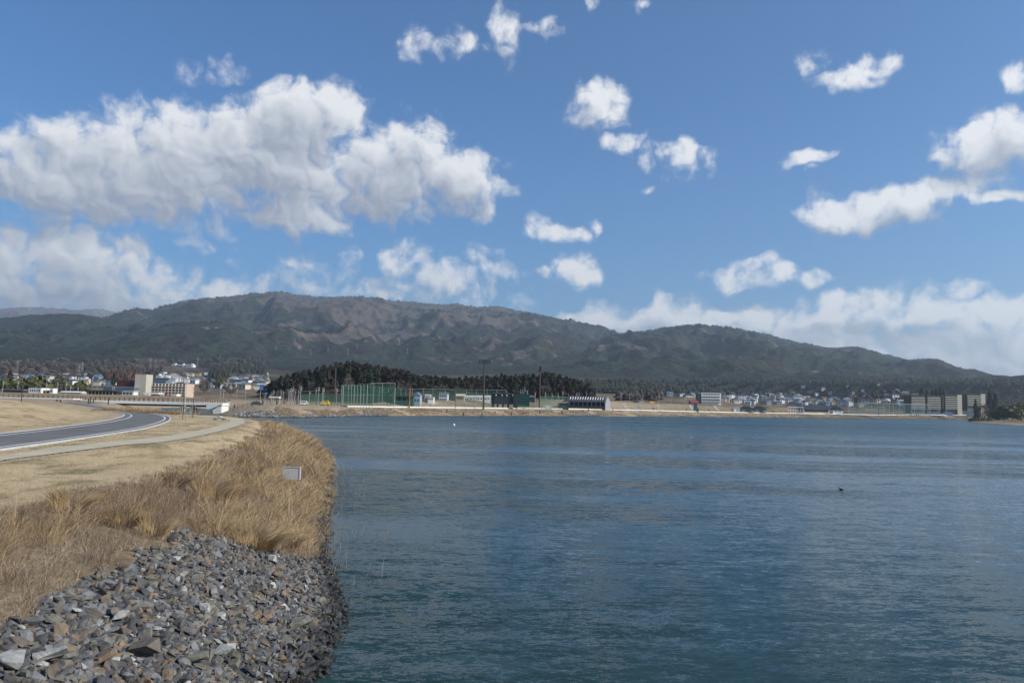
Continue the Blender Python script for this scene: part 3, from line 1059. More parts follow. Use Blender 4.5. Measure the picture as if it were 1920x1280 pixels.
# the stone slope: where it ends against the dry grass
def riprap_mask(x, y, s):
    lim = np.interp(y, [0, 10.8, 14.5, 18, 20.5, 21.3, 22.6, 24.0, 26, 40, 64], [3.5, 3.6, 4.0, 4.0, 3.75, 2.9, 1.9, 0.8, 0.35, 0.2, 0.1])
    lim = lim + 0.30 * fbm(x * 0.9, y * 0.9, 2, 33)
    return (s > -0.5 + 0.55 * fbm(x * 0.8, y * 0.8, 2, 57)) & (s < lim)


n_try = 80000
ys = 8.0 + 56 * rng.random(n_try) ** 1.9
shx = np.interp(ys, [p[1] for p in NEAR_SHORE], [p[0] for p in NEAR_SHORE])
xs = shx - (-1.4 + 6.6 * rng.random(n_try))
ss = shore_s(xs, ys)
ok = riprap_mask(xs, ys, ss) & ((ys < 26) | (rng.random(n_try) < 0.8))
xs, ys, ss = xs[ok], ys[ok], ss[ok]
zs = ground_z(xs, ys)
size = np.clip(np.exp(rng.normal(math.log(0.125), 0.42, len(xs))), 0.055, 0.33)
size *= 1 + 0.08 * (ys < 12)
order = np.argsort(size)
xs, ys, ss, zs, size = xs[order], ys[order], ss[order], zs[order], size[order]
# thin out to about three layers of cover
cell, keep = {}, []
for i in range(len(xs) - 1, -1, -1):
    key = (int(xs[i] / 0.30), int(ys[i] / 0.30))
    if cell.get(key, 0) < 0.30:
        cell[key] = cell.get(key, 0) + size[i] ** 2 * 0.75
        keep.append(i)
spots = []
for i in keep:
    mi = int(rng.choice(7, p=STONE_WEIGHT))
    me = BY_MAT[mi][int(rng.integers(len(BY_MAT[mi])))]
    e = (rng.normal(0, 0.4), rng.normal(-0.42, 0.4), rng.random() * 6.28)
    lift = size[i] * rng.uniform(0.0, 0.24)
    spots.append((xs[i], ys[i], zs[i] + lift, size[i], e, me, mi))
# a few hand-set blocks of the foreground
for px, py, sz, mi, rz in ((92, 1252, 0.55, 6, 0.4), (20, 1262, 0.52, 6, 2.0), (270, 1242, 0.58, 3, 0.5), (195, 1256, 0.45, 4, 0.2), (420, 1240, 0.48, 6, 0.1), (365, 1252, 0.48, 5, 0.3),
                           (225, 1173, 0.36, 6, 0.6), (385, 1157, 0.40, 6, 2.2), (510, 1057, 0.45, 6, 1.9), (445, 1157, 0.4, 4, 0.2), (560, 1180, 0.55, 5, 0.6)):
    zz = 1.5
    for _ in range(6):
        p = on_level(px, py, zz)
        zz = gz(p.x, p.y)
    me = BY_MAT[mi][int(rng.integers(len(BY_MAT[mi])))]
    spots.append((p.x, p.y, zz + 0.20 * sz + 0.05, sz, (rng.normal(0, 0.12), rng.normal(-0.3, 0.12), rz), me, mi))
# wave-washed black blocks at the edge
for px, py, sz in ((597, 1237, 0.42), (575, 1262, 0.5), (640, 1135, 0.45), (560, 1225, 0.4)):
    p = on_level(px, py, 0.05)
    spots.append((p.x, p.y, 0.06, sz, (0.2, 0.1, rng.random() * 6), BY_MAT[2][int(rng.integers(len(BY_MAT[2])))], 2))
bank = tag(MB().build('stone_bank', M['concrete']), 'slope of broken grey riprap stones at the lagoon edge', kind='structure')
# gravel bed that shows between the blocks
bx = np.linspace(8, 26, 60)
bv, bf = [], []
for i, yy in enumerate(bx):
    x0 = float(np.interp(yy, [p[1] for p in NEAR_SHORE], [p[0] for p in NEAR_SHORE]))
    lim = float(np.interp(yy, [0, 10.8, 14.5, 18, 20.5, 21.3, 22.6, 24.0, 26], [3.3, 3.4, 3.8, 3.8, 3.5, 2.7, 1.7, 0.8, 0.4]))
    for k in range(13):
        xx = x0 + 1.4 - (1.4 + lim) * k / 12
        bv.append((xx, yy, gz(xx, yy) + 0.02))
bme = np_mesh('stone_bank', np.array(bv), grid_faces(60, 13), [STONE_MATS[2]], True)
bank.data = bme
spots.sort(key=lambda q: -q[3] / math.hypot(q[0], q[1]))
for (x, y, z, s, e, me, mi) in spots[:300]:
    o = link('stone', me, bank, (x, y, z))
    o.rotation_euler = e
    o.scale = (s, s, s)
rock_pile('stone_fill', spots[300:], None, 'stuff', bank)

# three pale boulders by the bend of the path
for (px, py, s, mi), lab in zip(((404, 787.5, 0.75, 1), (412, 785.5, 0.85, 6), (419, 788.5, 0.7, 5)),
                                ('low grey boulder at the left end of the rock group by the path bend', 'tallest pale boulder of the rock group beside the path bend', 'olive grey boulder at the right end of the rock group by the path bend')):
    p = on_level(px, py, 2.5)
    o = link('boulder', BY_MAT[mi][1], None, (p.x, p.y, gz(p.x, p.y) + 0.22 * s))
    o.rotation_euler = (0.1, 0.05, rng.random() * 6)
    o.scale = (s, s * 0.8, s * 1.1)
    tag(o, lab, 'boulder', 'boulders by the path')


# ------------------------------------------------------------------ dry grass
def blades(x, y, z, h, lean, width, droop=0.5, segs=3, seed=0):
    """thin curved leaves; lean = n x 2 horizontal travel of the tip as a share of the height"""
    r = np.random.default_rng(seed)
    n = len(x)
    ang = r.random(n) * 6.283
    side = np.stack([np.cos(ang), np.sin(ang), np.zeros(n)], -1) * (width * 0.5)[:, None]
    side[:, 1] *= 0.6
    V = np.empty((n, segs * 2 + 1, 3))
    for k in range(segs + 1):
        t = k / segs
        c = np.stack([x + lean[:, 0] * h * t ** 1.7, y + lean[:, 1] * h * t ** 1.7, z + h * (t - droop * np.hypot(lean[:, 0], lean[:, 1]) * 0.5 * t ** 2.6)], -1)
        if k < segs:
            w = (1 - 0.55 * t)
            V[:, 2 * k] = c - side * w
            V[:, 2 * k + 1] = c + side * w
        else:
            V[:, 2 * segs] = c
    tri = []
    for k in range(segs - 1):
        tri += [(2 * k, 2 * k + 1, 2 * k + 3), (2 * k, 2 * k + 3, 2 * k + 2)]
    tri.append((2 * segs - 2, 2 * segs - 1, 2 * segs))
    m = segs * 2 + 1
    F = (np.array(tri)[None] + (np.arange(n) * m)[:, None, None]).reshape(-1, 3)
    return V.reshape(-1, 3), F


M['straw'] = island('straw_blades', [(0.0, (0.17, 0.128, 0.092)), (0.4, (0.345, 0.262, 0.18)), (0.75, (0.47, 0.375, 0.26)), (1.0, (0.62, 0.52, 0.38))])
M['gold'] = island('golden_reed', [(0.0, (0.20, 0.135, 0.075)), (0.4, (0.39, 0.275, 0.155)), (0.75, (0.52, 0.385, 0.225)), (1.0, (0.62, 0.49, 0.32))])
M['weed'] = island('brown_weed', [(0.0, (0.11, 0.074, 0.052)), (0.5, (0.24, 0.163, 0.112)), (1.0, (0.39, 0.285, 0.19))])
M['tuft'] = island('tussock_blades', [(0.0, (0.26, 0.155, 0.07)), (0.5, (0.48, 0.335, 0.18)), (1.0, (0.66, 0.52, 0.32))])


def bank_points(n, y0, y1, s0, s1, power):
    y = y0 + (y1 - y0) * rng.random(n) ** power
    x0 = np.interp(y, [p[1] for p in NEAR_SHORE[:20]], [p[0] for p in NEAR_SHORE[:20]])
    x = x0 - (s0 + (s1 - s0) * rng.random(n)) * 1.04
    return x, y, shore_s(x, y)


N = 520000
# the growth stands in tussocks: every blade belongs to one and leans out of it and with the wind
NC = 10500
cx, cy, cs_ = bank_points(NC, 8.5, 138, -0.4, 11.4, 1.75)
own = rng.integers(0, NC, N)
ca, cr = rng.random(N) * 6.283, np.abs(rng.normal(0, 0.13, N)) * rng.uniform(0.5, 1.6, NC)[own] * np.clip(cy[own] / 22, 0.9, 3.0)
x, y = cx[own] + np.cos(ca) * cr, cy[own] + np.sin(ca) * cr
s = shore_s(x, y)
tuft_h = np.exp(rng.normal(0, 0.30, NC))[own]
tuft_lean = rng.normal(0, 0.22, (NC, 2))[own]
spread = rng.uniform(0.15, 0.9, NC)[own]
csp = fbm(cx * 0.28, cy * 0.20, 3, 44) + 0.22 * rng.normal(0, 1, NC) + 0.16 * (cs_ < 3.2) * (cy > 23) - 0.34 * (cs_ > 3.9) + 0.22 * sstep(45, 90, cy)
species = csp[own]
stony = riprap_mask(x, y, s) & (y < 24.5)
lim = reed_edge(y, x)
ok = (~stony) & (s < lim) & (s > 0.22 - 0.5 * sstep(25, 33, y))
d = np.hypot(x, y)
patchy = 0.5 + 0.5 * fbm(x * 0.55, y * 0.55, 3, 91)
# low matted straw left of the stones
mat_zone = (cs_[own] < 5.4 + 0.5 * fbm(x * 0.5, y * 0.5, 2, 18)) & (y < 19) & (x < -5.2)
kinds = {
    'gold': ok & (species > 0.06 + 0.16 * (1 - sstep(20, 32, y)) * (x < np.interp(y, [0, 20, 21, 40], [-5, -8.2, -8.2, -12]))) & ~mat_zone & (rng.random(N) < 0.62 + 0.3 * patchy),
    'weed': ok & (species <= 0.06 + 0.16 * (1 - sstep(20, 32, y)) * (x < np.interp(y, [0, 20, 21, 40], [-5, -8.2, -8.2, -12]))) & (~mat_zone | (rng.random(NC)[own] < 0.22)) & (rng.random(N) < 0.55 + 0.4 * patchy),
    'straw': ok & (mat_zone | (rng.random(N) < 0.28)),
}
for nm, mask in kinds.items():
    X, Y, S = x[mask], y[mask], s[mask]
    D, Pz = np.hypot(X, Y), patchy[mask]
    Z = ground_z(X, Y) - 0.03
    n = len(X)
    edge = np.clip((lim[mask] - S) / 1.4, 0.25, 1) * np.clip((S + 0.1) / 1.1, 0.4, 1) * np.clip(tuft_h[mask], 0.5, 1.7)
    rad = np.stack([np.cos(ca[mask]), np.sin(ca[mask])], -1) * (spread[mask] * np.clip(cr[mask] / 0.16, 0, 1.6))[:, None] + tuft_lean[mask]
    lump = 0.5 + 0.5 * fbm(X * 0.8, Y * 0.8, 2, 12)
    if nm == 'gold':
        h = (0.36 + 0.62 * lump) * rng.uniform(0.45, 1.2, n) * edge
        lx, ly, w = rng.normal(0.38, 0.58, n), rng.normal(0.06, 0.58, n), 0.0066
    elif nm == 'weed':
        h = (0.26 + 0.40 * lump) * rng.uniform(0.35, 1.25, n) * edge
        lx, ly, w = rng.normal(0.30, 0.55, n), rng.normal(0.05, 0.55, n), 0.0054
    else:
        h = rng.uniform(0.10, 0.36, n) * (0.5 + 0.9 * lump)
        lx, ly, w = rng.normal(0.25, 1.1, n), rng.normal(0.0, 1.1, n), 0.0065
    width = w * rng.uniform(0.7, 1.4, n) * np.clip(D / 17, 0.9, 5.5)
    V, F = blades(X, Y, Z, np.clip(h, 0.1, 1.7), np.stack([lx * 0.75, ly], -1) + rad, width, 0.6, 3 if nm == 'gold' else 2, 5)
    nm2 = {'gold': 'golden_reed_grass', 'weed': 'brown_weeds', 'straw': 'straw_grass'}[nm]
    tag(link(nm2, np_mesh(nm2, V, F, [M[nm]], True)), {'gold': 'tall golden dead reed grass bent by the wind along the bank', 'weed': 'brown withered weeds on the crest of the bank',
                                                     'straw': 'pale matted straw above the stones'}[nm], kind='stuff')

# seed heads of the brown weeds and reed plumes
# reeds standing in the water beyond the bank
n = 190
yy = np.concatenate([rng.uniform(22, 60, 150), rng.uniform(22.5, 30, 40)])
xx = np.interp(yy, [p[1] for p in NEAR_SHORE[:20]], [p[0] for p in NEAR_SHORE[:20]]) + np.abs(rng.normal(0.3, 0.85, n)) * np.clip(fbm(yy * 0.25, yy * 0, 2, 3) + 0.75, 0.1, 1.5)
V, F = blades(xx, yy, np.full(n, -0.1), rng.uniform(0.35, 0.95, n), np.stack([rng.normal(0.14, 0.2, n), rng.normal(0, 0.1, n)], -1), 0.008 * np.clip(np.hypot(xx, yy) / 22, 1, 3), 0.2, 3, 6)
V2, F2 = blades(xx, yy, np.full(n, -0.1) + 0.55, rng.uniform(0.3, 0.6, n), np.stack([rng.normal(0.55, 0.3, n), rng.normal(0, 0.3, n)], -1), 0.016 * np.clip(np.hypot(xx, yy) / 22, 1, 3), 0.6, 2, 7)
tag(link('reeds', np_mesh('reeds', V, F, [M['straw']], True)), 'sparse dead reeds standing in the shallow water', kind='stuff')

# short tufts that break up the mown lawn
n = 42000
yy = 13 + 62 * rng.random(n) ** 1.7
xx = np.interp(yy, [p[1] for p in NEAR_SHORE[:20]], [p[0] for p in NEAR_SHORE[:20]]) - rng.uniform(5.2, 26, n)
s_ = shore_s(xx, yy)
ok = ~inside(xx, yy, PATH_POLY) & ~inside(xx, yy, ROAD_POLY) & (s_ > reed_edge(yy, xx) - 0.4) & (np.minimum(seg_dist(xx, yy, [tuple(p) for p in PATH_A]), seg_dist(xx, yy, [tuple(p) for p in PATH_B])) > 0.12) \
    & (np.minimum(seg_dist(xx, yy, [tuple(p) for p in ROAD_IN]), seg_dist(xx, yy, [tuple(p) for p in ROAD_OUT])) > 0.12)
xx, yy = xx[ok], yy[ok]
n = len(xx)
V, F = blades(xx, yy, ground_z(xx, yy) - 0.01, rng.uniform(0.03, 0.085, n), rng.normal(0, 0.9, (n, 2)), 0.006 * np.clip(np.hypot(xx, yy) / 12, 1, 5), 0.3, 2, 8)
tag(link('lawn_grass', np_mesh('lawn_grass', V, F, [M['straw']], True)), 'short dry lawn grass beside the path', kind='stuff')


def tussock(seed, n, r, h, mat):
    q = np.random.default_rng(seed)
    a, d = q.random(n) * 6.283, np.sqrt(q.random(n)) * r * 0.45
    out = q.uniform(0.35, 1.25, n)
    lean = np.stack([np.cos(a) * out * 0.9 + 0.45, np.sin(a) * out * 0.9], -1)
    V, F = blades(np.cos(a) * d, np.sin(a) * d, np.full(n, -0.05), h * q.uniform(0.6, 1.1, n), lean, 0.019 * q.uniform(0.6, 1.4, n), 0.85, 5, seed)
    return np_mesh('grass_clump', V, F, [mat], True)


CLUMPS = [
    ((482, 1032), 1.35, 0.95, 620, 'tuft', 'big pale tussock with curling blades at the top of the stones'),
    ((545, 1030), 0.6, 0.75, 240, 'gold', 'upright straw clump at the right end of the stone slope'),
    ((135, 962), 1.0, 0.72, 420, 'tuft', 'russet tussock at the lawn edge left of the other clumps'),
    ((235, 990), 0.8, 0.6, 260, 'gold', 'yellow arching clump above the middle of the stones'),
    ((290, 1008), 0.7, 0.75, 150, 'tuft', 'thin clump of long bent stalks just above the stone apex'),
    ((405, 940), 1.4, 0.95, 560, 'tuft', 'large orange brown reed clump in the middle of the bank'),
    ((533, 900), 0.8, 0.95, 330, 'gold', 'golden reed clump that hides the left half of the grey board'),
    ((330, 915), 0.9, 0.7, 300, 'weed', 'dark brown weed clump on the crest behind the reed clump'),
]
for (p, r, h, n, mt, lab) in CLUMPS:
    zz = 1.6
    for _ in range(6):
        w = on_level(p[0], p[1], zz)
        zz = gz(w.x, w.y)
    zz = gz(w.x, w.y) + 0.12
    o = link('grass_clump', tussock(int(p[0]), n, r, h, M[mt]), None, (w.x, w.y, zz))
    tag(o, lab, 'grass clump', 'big grass clumps on the bank')

# a few long stray stalks over the stones, and the sign sunk in the reeds
p = on_level(546, 893, 1.35)
sg = thing('information_board', 'weathered grey metal board half sunk in the golden reeds', 'sign', (p.x, p.y, gz(p.x, p.y)), 0.15)
q = Vector((0, 0, 5 - (5 - 1.35)))
hb = 1.35 - 0.20 - sg.location.z
MB().box((0, 0, hb + 0.36), (0.74, 0.04, 0.52)).build('panel', M['grey_wall'], sg)
fr = MB()
for xk in (-0.39, 0.39):
    fr.box((xk, -0.005, hb + 0.36), (0.04, 0.075, 0.62))
fr.box((0, -0.005, hb + 0.645), (0.738, 0.075, 0.04)).box((0, -0.005, hb + 0.075), (0.738, 0.075, 0.04))
fr.build('frame', M['steel'], sg)
for xk in (-0.34, 0.34):
    MB().box((xk, 0.06, hb / 2), (0.05, 0.05, hb + 0.1)).build('post', M['steel'], sg)
MB().box((0.425, 0.05, hb + 0.36), (0.02, 0.05, 0.62)).build('side_bracket', M['white'], sg)


# ------------------------------------------------------------------ trees
def leaf_cards(seed, n, fn, size):
    """many small leaf-clump faces spread through a crown; fn(q) -> point, outward"""
    q = np.random.default_rng(seed)
    V, F = [], []
    for i in range(n):
        p, out, k = fn(q)
        u = Vector((q.normal(), q.normal(), q.normal() * 0.7)).normalized()
        w = (u.cross(Vector(out)).normalized() if u.cross(Vector(out)).length > 1e-3 else Vector((1, 0, 0)))
        s = size * k * q.uniform(0.6, 1.3)
        a, b = Vector(p) + u * s, Vector(p) - u * s
        c, d = Vector(p) + w * s * 0.8 + Vector((0, 0, -0.35 * s)), Vector(p) - w * s * 0.8
        j = len(V)
        V += [a[:], c[:], b[:], d[:]]
        F += [(j, j + 1, j + 2), (j, j + 2, j + 3)]
    return np.array(V), np.array(F)


def conifer_mesh(seed, h, w, n, mat):
    def fn(q):
        t = q.random() ** 0.8
        prof = (1 - t) ** 0.6 * (0.45 + 0.55 * min(1, (t + 0.02) / 0.16))
        lump = 0.75 + 0.35 * math.sin(9 * t + seed) * math.sin(seed * 2.1 + 4 * t)
        a = q.random() * 6.283
        lobe = 1 + 0.22 * math.sin(3 * a + seed + 7 * t)
        r = w * 0.5 * prof * lump * lobe * math.sqrt(q.uniform(0.25, 1))
        return (math.cos(a) * r, math.sin(a) * r, h * (0.13 + 0.87 * t)), (math.cos(a), math.sin(a), 0.3), 0.65 + 0.5 * (1 - t)
    V, F = leaf_cards(seed, n, fn, w * 0.13)
    return np_mesh('crown', V, F, [mat])


def broad_mesh(seed, h, w, n, mat, size=0.10):
    q0 = np.random.default_rng(seed + 900)
    lobes = [(q0.normal(0, w * 0.22), q0.normal(0, w * 0.22), h * q0.uniform(0.45, 0.8), w * q0.uniform(0.22, 0.36)) for _ in range(6)]

    def fn(q):
        lx, ly, lz, lr = lobes[int(q.integers(6))]
        d = Vector((q.normal(), q.normal(), q.normal())).normalized()
        r = lr * q.uniform(0.5, 1) ** 0.5
        return (lx + d.x * r, ly + d.y * r, lz + d.z * r * 0.8), d[:], 1.0
    V, F = leaf_cards(seed, n, fn, w * size)
    return np_mesh('crown', V, F, [mat])


def twig_mesh(seed, h, w, n):
    """bare winter crown: fine rising twigs"""
    q = np.random.default_rng(seed)
    a = q.random(n) * 6.283
    t = q.random(n)
    r = w * 0.42 * np.sqrt(q.random(n)) * np.sin(np.pi * (0.15 + 0.8 * t))
    V, F = blades(np.cos(a) * r * 0.7, np.sin(a) * r * 0.7, h * (0.2 + 0.65 * t), h * q.uniform(0.12, 0.3, n), np.stack([np.cos(a), np.sin(a)], -1) * q.uniform(0.1, 0.9, (n, 1)), np.full(n, w * 0.035), 0.1, 2, seed)
    return np_mesh('crown', V, F, [M['bare_twigs']])


def trunk_mesh(h, r):
    m = MB()
    m.tube((0, 0, -0.3), (0, 0, h * 0.55), r, r * 0.55, 6).tube((0, 0, h * 0.55), (0, 0, h * 0.92), r * 0.55, r * 0.15, 5)
    for k in range(4):
        a = k * 1.7
        m.tube((0, 0, h * (0.3 + 0.12 * k)), (math.cos(a) * h * 0.13, math.sin(a) * h * 0.13, h * (0.42 + 0.12 * k)), r * 0.25, r * 0.1, 4)
    return m.mesh('trunk', M['bark'])


def make_tree(name, crown, trunk, label, cat, group=None):
    o = thing(name, label, cat, (0, -900, -50), 0, group)
    link('crown', crown, o)
    link('trunk', trunk, o)
    return o


PROTO = []


def proto(o):
    PROTO.append(o)
    return o


cedars = [proto(make_tree('cedar_tree', conifer_mesh(i, 16, 8.4 + (i % 3) * 1.2, 280, M['cedar'] if i % 4 else M['pine']), trunk_mesh(16, 0.28),
                          'brown green cedar in the dark grove behind the ball field', 'tree', 'cedars of the grove')) for i in range(6)]
bares = [proto(make_tree('bare_tree', twig_mesh(30 + i, 9, 8, 300), trunk_mesh(9, 0.2), 'grey leafless tree at the front edge of the dark grove', 'tree', 'leafless trees of the grove')) for i in range(3)]
GROVE_TOP = [(486, 738), (496, 722), (506, 712), (520, 705), (540, 700), (560, 695), (580, 690), (600, 684), (625, 682), (655, 675), (670, 677), (690, 680), (715, 684), (740, 690), (760, 693), (780, 699), (800, 700), (830, 702), (850, 706), (870, 703), (900, 705), (925, 703),
             (940, 699), (960, 702), (985, 701), (1005, 700), (1022, 697), (1040, 699), (1055, 702), (1070, 708), (1085, 711), (1100, 714), (1110, 724), (1116, 738)]
gq = np.random.default_rng(55)
ROWS = [(470, 1.0, 10.0), (485, .97, 8.6), (500, .99, 7.6), (515, 1.0, 7.2), (530, 1.0, 7.0)]
for ri, (Y, k, stepm) in enumerate(ROWS):
    px = 489 + gq.uniform(0, 8)
    while px < 1114:
        yy = Y + gq.uniform(-6, 6) + (35 if px > 860 else 0) - (25 if px < 560 else 0)
        b = foot(px, yy)
        top = at(px, float(np.interp(px, [a for a, c in GROVE_TOP], [c for a, c in GROVE_TOP])) + gq.uniform(0, 6), yy).z
        hh = (top - b.z)
        front = ri == 0
        hh = hh * (gq.uniform(0.62, 0.85) if front else gq.uniform(0.88, 1.02)) if ri < 2 else hh
        hh = max(5, min(hh, 27))
        if front and gq.random() < (0.75 if px < 660 or 730 < px < 800 else 0.22):
            src = bares[int(gq.integers(3))]
            s = hh * 0.62 / 9
            dup(src, b, gq.random() * 6.28, (s * 1.15, s * 1.15, s), 'grey leafless tree at the front of the dark grove ' + near(px, 'behind'))
        else:
            src = cedars[int(gq.integers(6))]
            s = hh / 16
            w = gq.uniform(0.95, 1.3) * max(s, 0.75)
            hue = 'green' if src in (cedars[0], cedars[4]) else 'brown'
            dup(src, b, gq.random() * 6.28, (w, w, s), hue + ' ' + ('cedar in the front row', 'tall cedar in the second row', 'cedar amid the rows', 'cedar towards the back', 'rearmost cedar')[ri] + ' of the grove ' + near(px, 'behind'))
        px += stepm * gq.uniform(0.7, 1.3) * FPX / yy * 0.62

# single trees of the town and of the right-hand shore
lone_dark = proto(make_tree('conifer_tree', conifer_mesh(21, 14, 6.0, 300, M['pine']), trunk_mesh(14, 0.25), '', 'tree'))
lone_red = proto(make_tree('conifer_tree', conifer_mesh(22, 14, 7.5, 300, M['rust_tree']), trunk_mesh(14, 0.25), '', 'tree'))
lone_olive = proto(make_tree('broad_tree', broad_mesh(23, 9, 10, 420, M['olive']), trunk_mesh(9, 0.25), '', 'tree'))
lone_bare = proto(make_tree('bare_tree', twig_mesh(24, 9, 9, 340), trunk_mesh(9, 0.2), '', 'tree'))
TREES = [  # px, base, top, distance, source, width factor, label
    (15, 727, 694, 620, lone_red, 1.1, 'tall dark red brown conifer at the far left of the town'),
    (5, 728, 708, 560, lone_olive, 1.2, 'olive green tree cut by the left border of the photo'),
    (30, 730, 708, 560, lone_olive, 1.3, 'wide olive tree with dark shade right of the red brown conifer'),
    (55, 731, 703, 540, lone_olive, 1.25, 'biggest yellow green tree behind the white depot building'),
    (80, 722, 704, 620, lone_dark, 1.0, 'narrow brown green conifer right of the big yellow green tree'),
    (106, 724, 708, 600, lone_olive, 0.8, 'small yellow green tree above the long pale shed'),
    (126, 728, 712, 590, lone_olive, 1.0, 'round olive tree left of a black tiled house'),
    (143, 730, 713, 590, lone_olive, 1.0, 'round olive tree right of a black tiled house'),
    (116, 733, 719, 560, lone_bare, 0.9, 'small leafless tree between two olive trees'),
    (211, 722, 700, 680, lone_dark, 1.1, 'dark green conifer left of the maroon building'),
    (432, 742, 716, 700, lone_bare, 1.3, 'wide leafless tree in front of the hillside houses'),
    (382, 735, 712, 720, lone_bare, 1.2, 'leafless tree right of the pink ended apartment block'),
    (405, 728, 707, 900, lone_olive, 0.9, 'yellow green tree on the slope below the cedar belt'),
    (1855.5, 776, 731, 860, lone_dark, 0.62, 'tallest slim conifer right of the apartment blocks'),
    (1866, 776, 738, 870, lone_dark, 0.85, 'second tall conifer touching the slimmest one'),
    (1829, 771, 747, 800, lone_dark, 0.62, 'short dark conifer in front of the last apartment block'),
    (1842, 774, 756, 820, lone_bare, 1.3, 'spreading leafless tree between the two dark conifers'),
    (1880, 776, 756, 830, lone_bare, 1.3, 'leafless tree at the foot of the tall conifers'),
    (1882, 779, 759, 780, lone_olive, 1.2, 'olive tree left of the three by the right border'),
    (1897, 780, 761, 770, lone_olive, 1.2, 'olive tree in the middle of the three by the right border'),
    (1914, 780, 755, 780, lone_olive, 1.3, 'tallest olive tree cut by the right border of the photo'),
    (1806, 770, 743, 930, lone_olive, 0.6, 'green tree in the gap between the last two apartment blocks'),
]
for (px, pb, pt, Y, src, wf, lab) in TREES:
    b = foot(px, Y)
    h = at(px, pt, Y).z - b.z
    base_h = 14 if src in (lone_dark, lone_red) else 9
    s = h / base_h
    dup(src, b, px, (s * wf, s * wf, s), lab)
b2 = [(1728, 741, 728), (1738, 742, 731), (1748, 742, 730), (1756, 741, 728), (1764, 741, 727), (1770, 741, 731)]
for px, pb, pt in b2:
    b = foot(px, 1020)
    s = (at(px, pt, 1020).z - b.z) / 14
    dup(lone_dark, b, px, (s, s, s), 'dark conifer rising behind the apartment roofs ' + near(px, 'above'), 'conifers behind the apartment blocks')

# woods too far off to tell the trees apart
def far_wood(name, label, spots, mat, seed):
    q = np.random.default_rng(seed)
    V, F, k = [], [], 0
    for (x, y, z, h, w) in spots:
        n = 5
        a0 = q.random() * 6.28
        for (t0, r0, t1) in ((0.05, 0.9, 0.55), (0.30, 1.0, 0.85), (0.62, 0.72, 1.0)):
            ring = [(x + math.cos(a0 + i * 6.283 / n) * w * r0 * q.uniform(0.35, 0.62), y + math.sin(a0 + i * 6.283 / n) * w * r0 * q.uniform(0.35, 0.62), z + h * (t0 + q.uniform(-0.06, 0.06))) for i in range(n)]
            V += ring + [(x + q.normal() * 0.2, y, z + h * t1)]
            F += [(k + i, k + (i + 1) % n, k + n) for i in range(n)]
            k += n + 1
    return tag(link(name, np_mesh(name, np.array(V), np.array(F), [mat])), label, kind='stuff')


def spots_in(pxr, pyr, n, Yr, h, w, seed):
    """trees on the land whose feet are seen inside a patch of the picture"""
    q = np.random.default_rng(seed)
    out = []
    for i in range(n):
        px, py = q.uniform(*pxr), q.uniform(*pyr)
        if 305 < px < 392 and py > 684:        # open slope before the hillside school
            continue
        p = land_at(px, py, *Yr)
        if p is not None:
            out.append((p.x, p.y, p.z - 0.5, h * q.uniform(0.7, 1.25), w * q.uniform(0.8, 1.2)))
    return out


def land_at(px, py, y0, y1):
    """first land met by the line of sight beyond y0"""
    d = ray(px, py)
    kx, kz = d.x / d.y, d.z / d.y
    Y, step = y0, (y1 - y0) / 110
    while Y < y1:
        z = hill_z(kx * Y, Y)
        if z >= EYE.z + kz * Y:
            return Vector((kx * Y, Y, z))
        Y += step
    return None


M['wood_dark'] = island('far_conifers', [(0.0, (0.014, 0.020, 0.013)), (0.5, (0.030, 0.034, 0.023)), (1.0, (0.05, 0.045, 0.033))])
M['wood_brown'] = island('far_brown_wood', [(0.0, (0.025, 0.024, 0.018)), (0.5, (0.055, 0.044, 0.036)), (1.0, (0.10, 0.078, 0.064))])
far_wood('cedar_belt', 'belt of dark red brown cedars behind the maroon building', spots_in((196, 262), (706, 722), 150, (640, 1500), 12, 9, 1), M['rust_tree'], 1)
far_wood('cedar_belt', 'dark belt of cedars on the slope above the hillside houses', spots_in((396, 500), (696, 708), 240, (700, 2200), 13, 10, 2) + spots_in((372, 430), (705, 720), 70, (700, 1500), 12, 7, 3), M['wood_dark'], 2)
far_wood('hillside_wood', 'brown and green woods at the foot of the left mountains', spots_in((0, 500), (676, 712), 420, (1000, 2600), 9, 14, 4), M['wood_brown'], 3)
far_wood('hillside_wood', 'dark woods on the low hills behind the right shore', spots_in((1100, 1920), (716, 745), 1250, (1100, 2800), 9, 14, 5), M['wood_dark'], 4)
far_wood('thicket', 'dark thicket on the low hill right of the grove', spots_in((1160, 1240), (722, 752), 130, (700, 1500), 8, 9, 6), M['wood_brown'], 5)
far_wood('thicket', 'brown scrub on the rise left of the apartment blocks', spots_in((1590, 1720), (738, 752), 170, (800, 1800), 7, 8, 7), M['wood_brown'], 6)
far_wood('thicket', 'low dark woods along the right border behind the bridge', spots_in((1850, 1960), (752, 772), 110, (850, 2000), 9, 9, 8), M['wood_dark'], 7)
# the fringe of trees along the mountain crests
cs = []
cq = np.random.default_rng(12)
for li in (1, 2, 4):
    Rc, R0, pts = RIDGES[li]
    for i in range(1300 if li != 4 else 400):
        px = cq.uniform(max(pts[0][0], -40), min(pts[-1][0], 1960))
        py = float(np.interp(px, [p[0] for p in pts], [p[1] for p in pts]))
        a = math.atan2(ray(px, py).x, ray(px, py).y)
        j = int(np.clip(np.searchsorted(mth, a), 1, len(mth) - 1))
        lo, hi = np.searchsorted(mr, Rc * 0.86), np.searchsorted(mr, Rc * 1.1)
        el = HZ[lo:hi, j] / mr[lo:hi]
        i0 = lo + int(np.argmax(el))
        r = mr[i0] + cq.uniform(-40, 10)
        cs.append((r * math.sin(a), r * math.cos(a), HZ[i0, j] - 4, cq.uniform(6, 10), 9))
far_wood('ridge_trees', 'fringe of trees along the mountain crests', cs, M['wood_dark'], 9)

